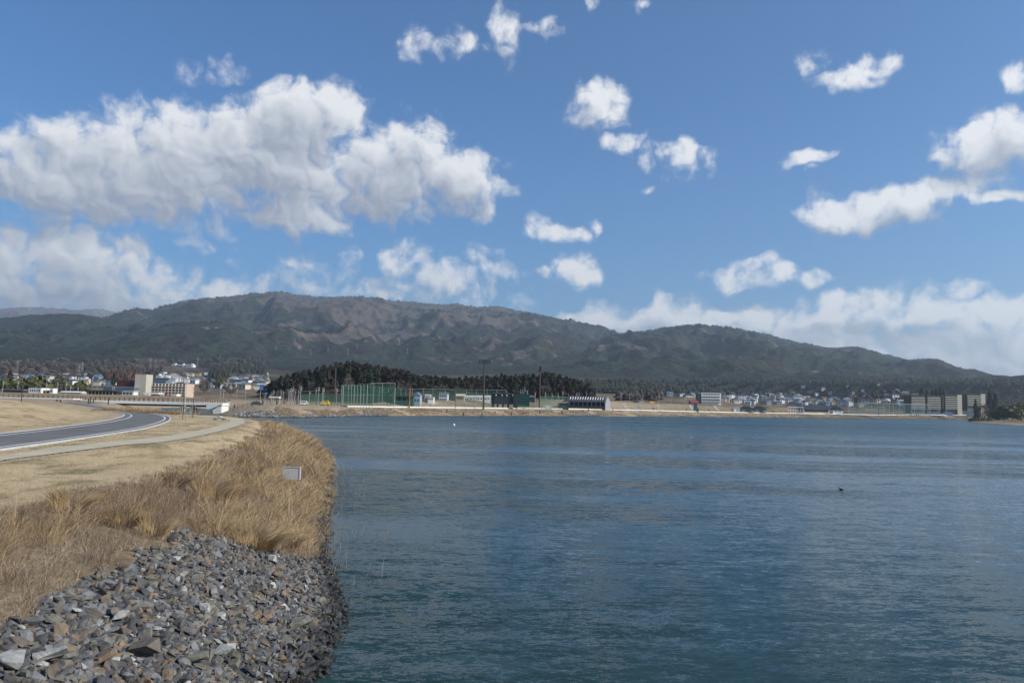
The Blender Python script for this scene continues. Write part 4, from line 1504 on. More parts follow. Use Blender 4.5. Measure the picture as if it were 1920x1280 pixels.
# young pines set out along the shore path
young = proto(make_tree('young_pine', conifer_mesh(77, 2.0, 1.3, 90, M['pine']), trunk_mesh(2.0, 0.05), 'small young pine planted beside the shore path', 'young tree', 'young pines along the shore'))
for (px, pb, pt, Y) in ((355, 747, 741, 330), (379, 748.5, 742, 330), (397, 748, 741, 300), (439.5, 750, 743, 280), (480.6, 753, 745, 275), (492.5, 750, 745, 310), (518.8, 754, 747, 290), (532, 751, 747, 330), (557, 755, 746.5, 300),
                        (838, 760.5, 754, 335), (869.5, 761, 753.5, 340), (904, 762.5, 756, 352), (928.5, 762.5, 757, 365), (959.5, 763.5, 757, 375), (981, 764, 758, 385), (1012.5, 765, 758, 400), (1054, 766, 759.5, 415), (1103, 767, 761, 440), (1149, 768, 763, 455),
                        (1225, 769.5, 763.5, 490), (1287, 770, 765, 520), (1329, 770.5, 765.5, 540), (1449, 772.5, 768, 590), (1681.7, 776, 772, 730), (1708, 776, 771, 760), (1718, 776.5, 772, 770), (1761, 777.5, 772.5, 800)):
    b = foot(px, Y)
    s = max(0.8, (at(px, pt, Y).z - at(px, pb, Y).z) / 2.0)
    dup(young, b, px, (s, s, s), 'small young pine by the shore path ' + near(px))

# saplings tied to stakes beside the road
for (px, pb, pt, lab) in ((342.5, 787, 735, 'thin leafless sapling between stakes nearest the road bend'), (361, 782, 722, 'thin leafless sapling between stakes in the middle of the row'), (369.5, 773, 716, 'thin leafless sapling between stakes at the far end of the row')):
    p = on_level(px, pb, 2.6)
    z0 = gz(p.x, p.y)
    h = (pb - pt) * p.y / FPX
    t = thing('sapling', lab, 'young tree', (p.x, p.y, z0), 0, 'staked saplings by the road')
    tm = MB().tube((0, 0, -0.1), (0.02, 0, h * 0.6), 0.045, 0.028, 6).tube((0.02, 0, h * 0.6), (-0.03, 0, h), 0.028, 0.008, 5)
    tm.build('trunk', M['bark'], t)
    tw = MB()
    q = random.Random(int(px))
    for k in range(16):
        zz = h * q.uniform(0.35, 0.95)
        a = q.uniform(0, 6.28)
        tw.tube((0, 0, zz), (math.cos(a) * 0.35, math.sin(a) * 0.35, zz + 0.5), 0.012, 0.005, 3)
    tw.build('twigs', M['bare_twigs'], t)
    for sx, sy in ((-0.35, 0.0), (0.30, 0.12), (0.0, -0.3)):
        MB().tube((sx, sy, -0.1), (sx * 0.8, sy * 0.8, 1.55), 0.04, 0.04, 6).build('stake', M['pale_wood'], t)
    MB().box((0, 0, 1.35), (0.62, 0.07, 0.09)).build('tie_bar', M['bark'], t)


# ------------------------------------------------------------------ bridges, dike, fences
def rail(parent, x0, x1, y, z, h, n, mat):
    for i in range(n):
        MB().box((x0 + (x1 - x0) * i / (n - 1), y, z + h / 2), (0.12, 0.12, h)).build('railing_post', mat, parent)
    MB().box(((x0 + x1) / 2, y, z + h + 0.03), (x1 - x0, 0.09, 0.06)).build('handrail', mat, parent)
    MB().box(((x0 + x1) / 2, y, z + h * 0.5), (x1 - x0, 0.05, 0.05)).build('middle_rail', mat, parent)


def bridge(lab, pxa, pxb, py_top, py_low, Y, posts):
    a, b = at(pxa, py_top, Y), at(pxb, py_top, Y)
    zt = (a.z + b.z) / 2
    low = at((pxa + pxb) / 2, py_low, Y).z
    L = b.x - a.x
    o = thing('bridge', lab, 'bridge', ((a.x + b.x) / 2, Y, 0), 0)
    MB().box((0, 3.5, (zt + low) / 2), (L, 7, zt - low)).build('deck', M['white'], o)
    MB().box((0, 3.9, low - 0.3), (L * 0.86, 5.0, 0.6)).build('girder', M['charcoal'], o)
    for sx in (-0.5, 0.5):
        MB().box((sx * L * 0.93, 3.5, (low - 0.3 - 1.5) / 2 + 0.4), (L * 0.06, 6.6, low + 1.2)).build('abutment', M['pale_concrete'], o)
    MB().box((L * 0.27, 3.5, low / 2 - 1.3), (0.7, 5.0, low + 0.7)).build('pier', M['pale_concrete'], o)
    rail(o, -L / 2, L / 2, 0.15, zt, 1.15, posts, M['dark_steel'])
    rail(o, -L / 2, L / 2, 6.8, zt, 1.15, posts, M['dark_steel'])
    return o


bridge('long low white road bridge over the inlet behind the road bend', 150, 417, 752.6, 757.2, 268, 30)
bridge('farther white bridge at the left behind the dry mound', -60, 137, 744.8, 749.6, 330, 22)
# sloping white wing wall where the near bridge lands on the grass
w0 = at(414, 757, 268)
wm = MB().prism([(0, -1.8), (0, 0.1), (5.0, 0.1), (3.2, -1.0), (1.0, -1.8)], 0, 0.6)
ww = wm.build('wing_wall', M['pale_concrete'])
ww.location = (w0.x - 4.5, 267.2, w0.z)
tag(ww, 'sloping white wing wall at the right end of the near bridge', 'wall')

# grass dike behind the bridges
dk = MB()
sec = [(-14, 0.0), (-4, 5.2), (4, 5.2), (14, 0.0)]
ends = [at(-420, 745, 455), at(100, 742, 455), at(330, 745, 455), at(395, 748, 455)]
for i, e in enumerate(ends):
    k = 1.0 if i < 3 else 0.3
    g0 = gz(e.x, 455) - 0.4
    ztop = 6.0 if i < 3 else 4.4
    dk.v += [(e.x, 455 + dy, g0 if dz == 0 else ztop) for dy, dz in sec]
for i in range(3):
    for j in range(3):
        dk.f.append((4 * i + j, 4 * i + 4 + j, 4 * i + 5 + j, 4 * i + 1 + j))
M['dike_grass'] = flat('dike_grass', (0.22, 0.165, 0.10), 0.95, 0.2, 0.2)
tag(dk.build('dike', M['dike_grass']), 'brown grass dike behind the bridges on the left', kind='structure')

# wire fence on the crest of the left far bank
def post_fence(name, lab, cat, pts, h, r, mat, wire_mat, wires=(0.5, 0.95), every=1.7, post_name='post'):
    """pts: ground points; posts spaced evenly along the line"""
    P = [Vector(p) for p in pts]
    o = thing(name, lab, cat, P[0])
    acc, posts = 0.0, []
    for a, b in zip(P[:-1], P[1:]):
        L = (b - a).length
        while acc <= L:
            c = a.lerp(b, acc / L)
            c.z = gz(c.x, c.y)
            posts.append(c)
            acc += every
        acc -= L
    pmesh = MB().tube((0, 0, -0.2), (0, 0, h), r, r, 6).mesh(post_name, mat)
    for c in posts:
        link(post_name, pmesh, o, c - P[0])
    m = MB()
    for a, b in zip(posts[:-1], posts[1:]):
        for w in wires:
            m.tube(a - P[0] + Vector((0, 0, h * w)), b - P[0] + Vector((0, 0, h * w)), 0.018, None, 3)
    m.build('wire', wire_mat, o)
    return o


post_fence('wire_fence', 'low dark post and wire fence on the grass crest left of the net cage', 'fence', [foot(436, 250), foot(520, 262), foot(600, 275), foot(700, 300)], 1.15, 0.045, M['dark_steel'], M['dark_steel'], (0.55, 0.97), 1.75)

# low pale wall along the top of the far shore
fsx = np.array(FAR_SHORE[9:])
wl = []
for i in range(len(fsx) - 1):
    for k in range(6):
        p = fsx[i] + (fsx[i + 1] - fsx[i]) * k / 6
        d = fsx[i + 1] - fsx[i]
        nrm = np.array([-d[1], d[0]]) / np.hypot(*d)
        wl.append(p + nrm * 12.0)
wm = MB()
for i, p in enumerate(wl):
    d = wl[min(i + 1, len(wl) - 1)] - wl[max(i - 1, 0)]
    nrm = np.array([-d[1], d[0]]) / np.hypot(*d)
    z = gz(p[0], p[1])
    wm.v += [(p[0], p[1], z - 0.3), (p[0], p[1], z + 0.42), (p[0] + nrm[0] * 3.0, p[1] + nrm[1] * 3.0, z + 0.46), (p[0] + nrm[0] * 3.0, p[1] + nrm[1] * 3.0, z - 0.3)]
for i in range(len(wl) - 1):
    for j in range(3):
        wm.f.append((4 * i + j, 4 * i + 4 + j, 4 * i + 5 + j, 4 * i + 1 + j))
tag(wm.build('shore_promenade', M['pale_concrete']), 'long pale concrete walkway along the top of the far shore', kind='structure')

# pale riprap at the foot of the far shore
sp = []
sq = np.random.default_rng(88)
fpts = np.array(FAR_SHORE)
segl = np.hypot(*(fpts[1:] - fpts[:-1]).T)
for i in range(5200):
    px = sq.choice([sq.uniform(440, 725), sq.uniform(1060, 1125), sq.uniform(1195, 1850)], p=[0.42, 0.10, 0.48])
    k = np.searchsorted([p[0] for p in FAR_SHORE[5:]], 0)
    # spot on the shore under this column
    a = math.atan2(ray(px, 780).x, ray(px, 780).y)
    best = None
    for (ax, ay), (bx_, by_) in zip(FAR_SHORE[3:-1], FAR_SHORE[4:]):
        a0, a1 = math.atan2(ax, ay), math.atan2(bx_, by_)
        if a0 <= a <= a1:
            t = (a - a0) / (a1 - a0)
            best = (ax + (bx_ - ax) * t, ay + (by_ - ay) * t)
    if best is None:
        continue
    up = sq.uniform(-0.3, 5.5 if px < 725 else 4.0)
    d = Vector((best[0], best[1])).normalized()
    x_, y_ = best[0] + d.x * up, best[1] + d.y * up
    s = sq.uniform(0.45, 1.0) * (1.0 if px < 725 else 1.1)
    mi = int(sq.choice(7, p=[0.14, 0.26, 0.04, 0.06, 0.03, 0.15, 0.32]))
    sp.append((x_, y_, gz(x_, y_) + 0.1, s, (sq.normal(0, 0.4), sq.normal(0, 0.4), sq.random() * 6.28), BY_MAT[mi][int(sq.integers(len(BY_MAT[mi])))], mi))
rock_pile('far_riprap', sp, 'pale broken stones at the waterline of the far shore', 'stuff')

# rough dry grass on the far bank
n = 60000
px = rng.uniform(380, 1900, n)
kk = rng.integers(5, len(FAR_SHORE) - 2, n)
A, B = fpts[kk], fpts[kk + 1]
t = rng.random(n)[:, None]
P = A + (B - A) * t
dd = P / np.hypot(P[:, 0], P[:, 1])[:, None]
P = P + dd * rng.uniform(0.5, 14, n)[:, None]
s_ = shore_s(P[:, 0], P[:, 1])
ok = (s_ > 0.6) & (s_ < 11.2) & (fbm(P[:, 0] * 0.08, P[:, 1] * 0.08, 3, 2) > -0.35)
X, Y = P[ok, 0], P[ok, 1]
n = len(X)
V, F = blades(X, Y, ground_z(X, Y) - 0.05, rng.uniform(0.25, 0.9, n) * (0.6 + 0.5 * (fbm(X * 0.1, Y * 0.1, 2, 4) > 0)), np.stack([rng.normal(0.3, 0.3, n), rng.normal(0, 0.3, n)], -1), rng.uniform(0.10, 0.26, n), 0.4, 2, 14)
tag(link('bank_grass', np_mesh('bank_grass', V, F, [M['bankgrass'] if 'bankgrass' in M else M['straw']], True)), 'rough dry grass on the slope of the far shore', kind='stuff')

# scrub on the spit
ss_ = []
for i in range(90):
    p = on_level(sq.uniform(1817, 1862), 788.5 + sq.uniform(-0.7, 1.0), 0.4)
    ss_.append((p.x, p.y, 0.2, sq.uniform(1.0, 3.0), 2.6))
far_wood('spit_scrub', 'dark low bushes on the tip of the grassy spit', ss_, M['wood_dark'], 21)


# ------------------------------------------------------------------ buildings
SHORE_AZ = [math.atan2(a, b) for a, b in FAR_SHORE[5:]]
SHORE_Y = [b for a, b in FAR_SHORE[5:]]


def behind_shore(px, margin):
    """nearest depth that is still on dry land beyond the water under a column of the photograph"""
    d = ray(px, 770)
    a = math.atan2(d.x, d.y)
    if a < SHORE_AZ[0]:
        return 0.0
    return float(np.interp(a, SHORE_AZ, SHORE_Y)) + margin


def foot(px, Y, py=760):
    Y = max(Y, behind_shore(px, 14))
    p = at(px, py, Y)
    return Vector((p.x, p.y, gz(p.x, p.y)))


class Bld:
    """a building that faces the lagoon; local x to the right, y away, z up, origin at the foot of its left front corner"""
    def __init__(self, name, lab, px0, px1, pt, pb, Y, cat='building', group=None, depth=10.0):
        Y = max(Y, behind_shore(px0, 16), behind_shore(px1, 16))
        a = at(px0, pb, Y)
        b = at(px1, pb, Y)
        top = at((px0 + px1) / 2, pt, Y).z
        g = min(gz(a.x, Y), gz(b.x, Y))
        self.z0 = min(g, a.z) - 0.3
        self.w, self.d, self.h = b.x - a.x, depth, top - self.z0
        self.vis = top - at((px0 + px1) / 2, pb, Y).z      # height in view
        self.o = thing(name, lab, cat, (a.x, Y, self.z0), 0, group)

    def box(self, part, mat, x, y, z, w, d, h, parent=None):
        return MB().box((x + w / 2, y + d / 2, z + h / 2), (w, d, h)).build(part, M[mat], parent or self.o)

    def body(self, mat, part='wall', inset=0.0):
        return self.box(part, mat, 0, 0, 0, self.w, self.d, self.h - inset)

    def slab_roof(self, mat, t=0.5, over=0.3):
        return self.box('roof', mat, -over, -over, self.h - 0.01, self.w + 2 * over, self.d + 2 * over, t)

    def gable_roof(self, mat, rise, over=0.5, along='x'):
        m = MB()
        w, d, h, e = self.w, self.d, self.h, over
        if along == 'x':
            v = [(-e, -e, h), (w + e, -e, h), (w + e, d + e, h), (-e, d + e, h), (-e, d / 2, h + rise), (w + e, d / 2, h + rise)]
            m.add(v, [(0, 1, 5, 4), (2, 3, 4, 5), (0, 4, 3), (1, 2, 5), (0, 3, 2, 1)])
        else:
            v = [(-e, -e, h), (w + e, -e, h), (w + e, d + e, h), (-e, d + e, h), (w / 2, -e, h + rise), (w / 2, d + e, h + rise)]
            m.add(v, [(0, 4, 5, 3), (1, 2, 5, 4), (0, 1, 4), (2, 3, 5), (0, 3, 2, 1)])
        return m.build('roof', M[mat], self.o)

    def hip_roof(self, mat, rise, over=0.5, k=0.3):
        w, d, h, e = self.w, self.d, self.h, over
        v = [(-e, -e, h), (w + e, -e, h), (w + e, d + e, h), (-e, d + e, h), (w * k, d / 2, h + rise), (w * (1 - k), d / 2, h + rise)]
        return MB().add(v, [(0, 1, 5, 4), (1, 2, 5), (2, 3, 4, 5), (3, 0, 4), (0, 3, 2, 1)]).build('roof', M[mat], self.o)

    def windows(self, nx, nz, z0, z1, x0=0.06, x1=0.94, fill=0.6, mat='glass', tall=0.55, side=False):
        """each window a pane set a little proud of the wall"""
        pw = self.w * (x1 - x0) / nx
        ph = (z1 - z0) / nz
        me = MB().box((0, 0, 0), (pw * fill, 0.12, ph * tall)).mesh('window', M[mat])
        for i in range(nx):
            for j in range(nz):
                link('window', me, self.o, (self.w * x0 + pw * (i + 0.5), -0.04, z0 + ph * (j + 0.5)))

    def storeys(self, n, z0, z1, mat, t=0.45, out=1.2, rim=None, name='balcony'):
        ph = (z1 - z0) / n
        for j in range(n):
            self.box(name, mat, 0, -out, z0 + ph * j, self.w, out - 0.02, ph * t)


# --- town on the left
b = Bld('hall', 'tall windowless beige stone block with a bright right side', 251, 272, 702, 745, 620, depth=11.5)
b.body('beige_stone')
b.box('parapet', 'beige_stone', -0.08, -0.08, b.h, b.w + 0.16, b.d + 0.16, 0.25)
b.box('base', 'dark_steel', 0.3, -0.12, b.h - b.vis - 0.4, b.w - 0.6, 0.3, 1.5)
for k in range(9):
    b.box('course_joint', 'grey_wall', -0.03, -0.03, b.h - b.vis + 1.9 * (k + 1), b.w + 0.06, b.d + 0.06, 0.06)
b = Bld('theatre', 'dark maroon windowless block left of the beige stone block', 217, 250.6, 713, 745, 632, depth=14)
b.body('maroon')
b.box('roof', 'dark_steel', -0.1, -0.1, b.h, b.w + 0.2, b.d + 0.2, 0.25)
for k in range(16):
    b.box('cladding_rib', 'maroon', b.w * (k + 0.35) / 16, -0.10, b.h - 6.2, 0.18, 0.1, 6.2)
b = Bld('low_hall', 'low grey wing below the maroon block', 192, 250.4, 725.5, 742, 610, depth=12)
b.body('grey_roof')
b.slab_roof('steel', 0.35, 0.3)
b.windows(9, 1, b.h - 2.6, b.h - 0.5, mat='blue_glass', fill=0.8, tall=0.8)
b = Bld('canopy_building', 'white fronted single storey shop with open dark doorway below the beige block', 222, 250, 733.6, 741, 520, depth=7)
b.body('pale_concrete')
b.slab_roof('white', 0.3, 0.4)
b.windows(4, 1, b.h - 2.0, b.h - 0.7, fill=0.7, tall=0.9)
b = Bld('office', 'long blue grey office block behind the beige stone block', 283, 315, 708.5, 735, 760, depth=14)
b.body('blue_roof')
b.slab_roof('steel', 0.5, 0.6)
b.windows(9, 3, b.h - 6.0, b.h - 0.3, mat='blue_glass', fill=0.86, tall=0.6)
b.box('plant_room', 'grey_wall', b.w * 0.15, 3, b.h + 0.5, b.w * 0.3, 6, 2.0)
dm = MB()
for k in range(5):
    a0, a1 = k * math.pi / 10, (k + 1) * math.pi / 10
    dm.tube((b.w * 0.36, 4, b.h + 2.5 + 1.5 * math.sin(a0)), (b.w * 0.36, 4, b.h + 2.5 + 1.5 * math.sin(a1)), 1.5 * math.cos(a0), max(0.05, 1.5 * math.cos(a1)), 10)
dm.build('dome', M['white'], b.o)
for (p0, p1, pt, lab) in ((283, 312, 721.5, 'wide dark tiled hip roof under the blue grey office block'), (318, 347, 723, 'dark tiled hip roof behind the right half of the apartment block')):
    b = Bld('tiled_hall', lab, p0, p1, pt, 742, 690, depth=12)
    b.body('grey_wall')
    b.hip_roof('black_roof', 3.2, 0.8, 0.34)
b = Bld('apartment_block', 'five storey apartment block with pinkish brown balconies', 284, 347.5, 719.5, 745, 560, depth=13.5)
b.body('grey_roof')
b.slab_roof('grey_wall', 0.4, 0.2)
fl = b.vis / 5
zb = b.h - b.vis
for j in range(5):
    b.box('balcony', 'pink_wall', 0, -1.2, zb + fl * j, b.w, 1.18, fl * 0.36)
pm_ = MB().box((0, 0, 0), (0.28, 1.25, b.vis)).mesh('partition', M['cream'])
for i in range(11):
    link('partition', pm_, b.o, (b.w * i / 10, -0.62, zb + b.vis / 2))
wn = MB().box((0, 0, 0), (1.3, 0.1, fl * 0.5)).mesh('window', M['glass'])
for i in range(10):
    for j in range(5):
        link('window', wn, b.o, (b.w * (i + 0.5) / 10, -0.04, zb + fl * (j + 0.62)))
b.box('end_wall', 'pink_wall', b.w, -0.3, 0, 0.5, b.d + 0.6, b.h + 0.3)
b.box('stair_shaft', 'grey_wall', b.w * 0.30, b.d * 0.4, b.h + 0.4, b.w * 0.2, 3, 1.6)
b = Bld('school', 'white school with blue window bands high on the left hillside', 321, 361, 683.5, 694, 1700, depth=16)
b.body('white')
b.windows(12, 3, b.h - b.vis, b.h - 0.6, mat='blue_glass', fill=0.92, tall=0.62)
for xk, wk in ((0.14, 0.06), (0.52, 0.06), (0.93, 0.09)):
    b.box('stair_tower', 'white', b.w * xk, -0.6, b.h - b.vis, b.w * wk, 6, b.vis + 2.6)
b.slab_roof('pale_concrete', 0.4, 0.2)
b = Bld('school_annex', 'long low cream building in front of the white hillside school', 315, 346, 696.5, 703, 1600, depth=12)
b.body('cream')
b.windows(8, 1, b.h - 4.5, b.h - 0.8, fill=0.6, tall=0.6)
b.slab_roof('grey_roof', 0.4, 0.3)
b = Bld('hillside_hall', 'pale flat roofed hall right of the white hillside school', 362, 381, 689.5, 695, 1750, depth=12)
b.body('cream')
b.windows(5, 1, b.h - 4, b.h - 1)
b.slab_roof('white', 0.4, 0.4)
b = Bld('shed', 'long dark shed at the far left with small windows', 4, 43, 730.5, 740, 490, depth=8)
b.body('charcoal')
b.slab_roof('steel', 0.25, 0.4)
b.windows(6, 1, b.h - 2.2, b.h - 1.0, fill=0.35, tall=0.8)
b = Bld('depot', 'white two storey depot with purple corner strip at the far left', 53, 77, 727.3, 740, 480, depth=9)
b.body('white')
b.slab_roof('grey_wall', 0.3, 0.15)
b.windows(5, 1, b.h - 2.2, b.h - 0.7, fill=0.5, tall=0.8)
b.box('corner_strip', 'sign_blue', b.w * 0.80, -0.1, b.h - b.vis, b.w * 0.035, 0.12, b.vis)
b = Bld('kiosk', 'white square kiosk with one dark window right of the depot', 93, 99, 728, 740, 480, depth=5)
b.body('white')
b.slab_roof('grey_wall', 0.25, 0.2)
b.windows(1, 1, b.h - 2.4, b.h - 0.8, fill=0.6, tall=0.7)
b = Bld('yard_shed', 'open brown shed with stacked timber between depot and kiosk', 73, 92.5, 731.5, 740, 482, depth=6)
b.body('tan_wall')
b.slab_roof('pale_concrete', 0.25, 0.4)
b.windows(3, 1, b.h - 2.5, b.h - 0.6, fill=0.7, tall=0.8, mat='rubber')
b = Bld('long_shed', 'long low pale metal shed left of the dark roofed station', 112, 152.5, 735.3, 741, 470, depth=6)
b.body('steel')
b.gable_roof('pale_concrete', 0.7, 0.2)
b.windows(10, 1, b.h - 1.4, b.h - 0.3, fill=0.4, tall=0.7)
b = Bld('station', 'long dark roofed station building with open columns', 128, 214, 733.0, 741.5, 500, depth=8)
b.box('wall', 'charcoal', 0, 3.0, 0, b.w, 5, b.h - 0.05)
b.box('roof', 'black_roof', -0.8, -0.8, b.h, b.w + 1.6, b.d + 1.6, 0.7)
cm = MB().box((0, 0, 0), (0.35, 0.35, b.h)).mesh('column', M['cream'])
for i in range(13):
    link('column', cm, b.o, (b.w * (i + 0.5) / 13, 0.3, b.h / 2 - 0.05))
b = Bld('filling_station', 'white flat canopy of a filling station in front of the apartment block', 268, 297, 735.5, 743, 480, depth=8)
b.box('canopy', 'white', 0, 0, b.h - 0.9, b.w, b.d, 0.9)
for xk in (0.08, 0.5, 0.92):
    b.box('column', 'steel', b.w * xk - 0.2, 3.8, 0, 0.4, 0.4, b.h - 0.9)
b.box('kiosk', 'blue_glass', b.w * 0.3, 4.6, 0, b.w * 0.35, 3, b.h - 1.2)
b = Bld('price_sign', 'tall white and red roadside sign right of the filling station canopy', 304.5, 308, 736.5, 744, 480, depth=0.4, cat='sign')
b.box('panel', 'white', 0, 0, b.h - b.vis, b.w, 0.4, b.vis)
b.box('stripe', 'red_roof', b.w, 0, b.h - b.vis, b.w * 1.2, 0.38, b.vis * 0.85)
b = Bld('shop', 'small white shop at the foot of the apartment block', 320, 331, 738, 745, 500, depth=6)
b.body('white')
b.slab_roof('grey_wall', 0.25, 0.3)
b.windows(3, 1, b.h - 2.2, b.h - 0.8)
b = Bld('greenhouse', 'low dome shaped pale shed above the dark hip roofs', 292, 302, 731, 741, 600, depth=8)
b.body('blue_glass')
b.gable_roof('steel', 1.2, 0.2)

# --- houses, seven kinds, set out over the slopes
def house(kind, wall, roof, w, d, h, rise, hip, name='house'):
    o = thing(name, '', 'house', (0, -900, -60))
    MB().box((0, 0, h / 2 - 1), (w, d, h + 2)).build('wall', M[wall], o)
    e = 0.6
    if hip:
        v = [(-w / 2 - e, -d / 2 - e, h), (w / 2 + e, -d / 2 - e, h), (w / 2 + e, d / 2 + e, h), (-w / 2 - e, d / 2 + e, h), (-w * 0.2, 0, h + rise), (w * 0.2, 0, h + rise)]
        f = [(0, 1, 5, 4), (1, 2, 5), (2, 3, 4, 5), (3, 0, 4), (0, 3, 2, 1)]
    else:
        v = [(-w / 2 - e, -d / 2 - e, h), (w / 2 + e, -d / 2 - e, h), (w / 2 + e, d / 2 + e, h), (-w / 2 - e, d / 2 + e, h), (-w / 2 - e, 0, h + rise), (w / 2 + e, 0, h + rise)]
        f = [(0, 1, 5, 4), (2, 3, 4, 5), (0, 4, 3), (1, 2, 5), (0, 3, 2, 1)]
    MB().add(v, f).build('roof', M[roof], o)
    me = MB().box((0, 0, 0), (1.8, 0.12, 1.3)).mesh('window', M['glass'])
    for sx in (-0.25, 0.25):
        for sz in ((0.28, 0.72) if h > 4.5 else (0.5,)):
            link('window', me, o, (w * sx, -d / 2 - 0.04, h * sz))
    o['kind_text'] = kind
    return proto(o)


HOUSES = [
    house('white house with a dark tiled roof', 'white', 'black_roof', 11, 8, 5.6, 2.2, False),
    house('cream house with a grey hip roof', 'cream', 'grey_roof', 10, 9, 5.6, 2.0, True),
    house('low grey house with a black tiled roof', 'grey_wall', 'black_roof', 14, 8, 3.4, 2.4, True),
    house('pale house with a blue metal roof', 'grey_wall', 'blue_roof', 9, 8, 5.4, 1.5, False),
    house('tan house with a brown roof', 'tan_wall', 'brown_roof', 10, 8, 5.2, 2.0, False),
    house('plain white house with a pale grey roof', 'pale_concrete', 'steel', 10, 8, 5.8, 1.6, False),
]
HNAMES = ['white house with a dark tiled roof', 'cream house with a grey hip roof', 'low grey house with a black tiled roof', 'pale house with a blue metal roof', 'tan house with a brown roof', 'plain white house with a pale grey roof']
for hs in HOUSES:
    del hs['kind_text']
hq = np.random.default_rng(31)
taken = []
used_labels = set()
for (xr, yr, n, Yr, where, grp) in (
        ((0, 66), (710, 730), 18, (900, 1900), 'above the olive trees at the far left', 'houses at the far left'),
        ((60, 262), (706, 734), 52, (900, 1900), 'on the slope behind the dark roofed station', 'houses behind the station'),
        ((298, 392), (703, 724), 26, (1000, 1900), 'between the hillside school and the apartment block', 'houses below the hillside school'),
        ((396, 500), (704, 746), 150, (900, 2000), 'in the hillside town left of the grove', 'hillside houses left of the grove'),
        ((1228, 1300), (742, 756), 14, (1000, 1600), 'left of the white three storey school', 'houses left of the three storey school'),
        ((1356, 1486), (740, 759), 60, (1000, 1900), 'right of the white three storey school', 'houses right of the three storey school'),
        ((1484, 1600), (740, 762), 70, (1000, 1900), 'in the village behind the long black roof', 'houses behind the long black roof'),
        ((1598, 1712), (738, 764), 18, (1050, 1900), 'behind the tall teal net frames', 'houses behind the teal nets')):
    for i in range(n):
        for tr in range(12):
            px, py = hq.uniform(*xr), hq.uniform(*yr)
            p = land_at(px, py, *Yr)
            if p is not None and all(abs(p.x - a) + abs(p.y - c) > 13 for a, c in taken):
                break
        else:
            continue
        taken.append((p.x, p.y))
        k = int(hq.integers(6))
        s = hq.uniform(0.75, 1.0)
        turn = float(hq.choice([0.0, 0.5, -0.4, 1.57, 0.2]))
        lab = HNAMES[k] + (', high up, ' if p.y > 1450 else ', midway, ' if p.y > 1150 else ', low down, ') + near(px, 'above')
        if lab in used_labels and len(lab.split()) < 16:      # tell it apart by the way it stands
            lab = {0.0: 'square-set ', 0.5: 'left-turned ', -0.4: 'right-turned ', 1.57: 'end-on ', 0.2: 'half-turned '}[turn] + lab
        used_labels.add(lab)
        dup(HOUSES[k], (p.x, p.y, p.z - 0.2), turn, (s, s, s), lab, grp)

# --- the far shore, centre
b = Bld('scoreboard', 'black windowless scoreboard building with small white lamps on top', 927, 967, 738, 764, 386, depth=5)
zl = b.h - b.vis
b.box('panel', 'charcoal', 0, 0, zl + b.vis * 0.25, b.w, 2.2, b.vis * 0.75)
b.box('side_wall', 'dark_steel', -b.w * 0.14, 0.4, zl, b.w * 0.13, 3.5, b.vis + 0.3)
b.box('side_wall', 'dark_steel', b.w * 0.88, -0.6, zl, b.w * 0.2, 3.5, b.vis * 0.92)
b.box('roof', 'grey_roof', -b.w * 0.1, -0.5, b.h, b.w * 1.1, 3.4, 0.25)
for xk in (0.1, 0.35, 0.6):
    b.box('leg', 'dark_steel', b.w * xk, 0.6, 0, b.w * 0.09, 0.9, zl + b.vis * 0.25)
lm = MB().box((0, 0, 0), (0.55, 0.35, 0.55)).mesh('lamp', M['white'])
for xk in (0.07, 0.35, 0.57, 0.86):
    link('lamp', lm, b.o, (b.w * xk, -0.2, b.h - 0.75))
b = Bld('pavilion', 'long dark timber pavilion with a row of bright skylights and white gable end', 1068, 1134, 753.5, 769.5, 428, depth=9)
zl = b.h - b.vis
b.box('low_wall', 'charcoal', 0, 0, 0, b.w, 0.5, zl + b.vis * 0.52)
b.box('wall', 'dark_steel', 0, 4.5, 0, b.w, 4.4, b.h)
cm = MB().box((0, 0, 0), (0.22, 0.3, b.vis * 0.5)).mesh('column', M['steel'])
for i in range(9):
    link('column', cm, b.o, (b.w * i / 8, 0.25, b.h - b.vis * 0.25))
rise = 3.3
r_ = MB().add([(-3.2, -1.0, b.h), (b.w + 0.4, -1.0, b.h), (b.w + 0.4, b.d / 2, b.h + rise), (-0.8, b.d / 2, b.h + rise), (-3.2, b.d + 1, b.h), (b.w + 0.4, b.d + 1, b.h)],
              [(0, 1, 2, 3), (3, 2, 5, 4), (0, 3, 4), (0, 4, 5, 1)]).build('roof', M['black_roof'], b.o)
sk = MB().add([(0, -0.15, 0.03), (0.42, -0.15, 0.03), (1.05, 2.5, 0.03 + 2.65 * 0.6), (0.63, 2.5, 0.03 + 2.65 * 0.6)], [(0, 1, 2, 3)]).mesh('skylight', M['white'])
for i in range(14):
    link('skylight', sk, r_, (b.w * (i + 0.05) / 14, 1.2, b.h + 1.35))
MB().add([(b.w + 0.05, 0, 0), (b.w + 0.05, b.d, 0), (b.w + 0.05, b.d, b.h), (b.w + 0.05, b.d / 2, b.h + rise), (b.w + 0.05, 0, b.h), (b.w + 0.3, 0, 0), (b.w + 0.3, b.d, 0), (b.w + 0.3, b.d, b.h), (b.w + 0.3, b.d / 2, b.h + rise - 0.02), (b.w + 0.3, 0, b.h)],
         [(0, 1, 2, 3, 4), (9, 8, 7, 6, 5), (0, 4, 9, 5), (4, 3, 8, 9), (3, 2, 7, 8), (2, 1, 6, 7)]).build('gable_wall', M['white'], b.o)
MB().box((b.w + 1.7, -0.2, b.h / 2 + 0.2), (2.8, 0.3, b.h + 0.2)).build('front_screen', M['white'], b.o)
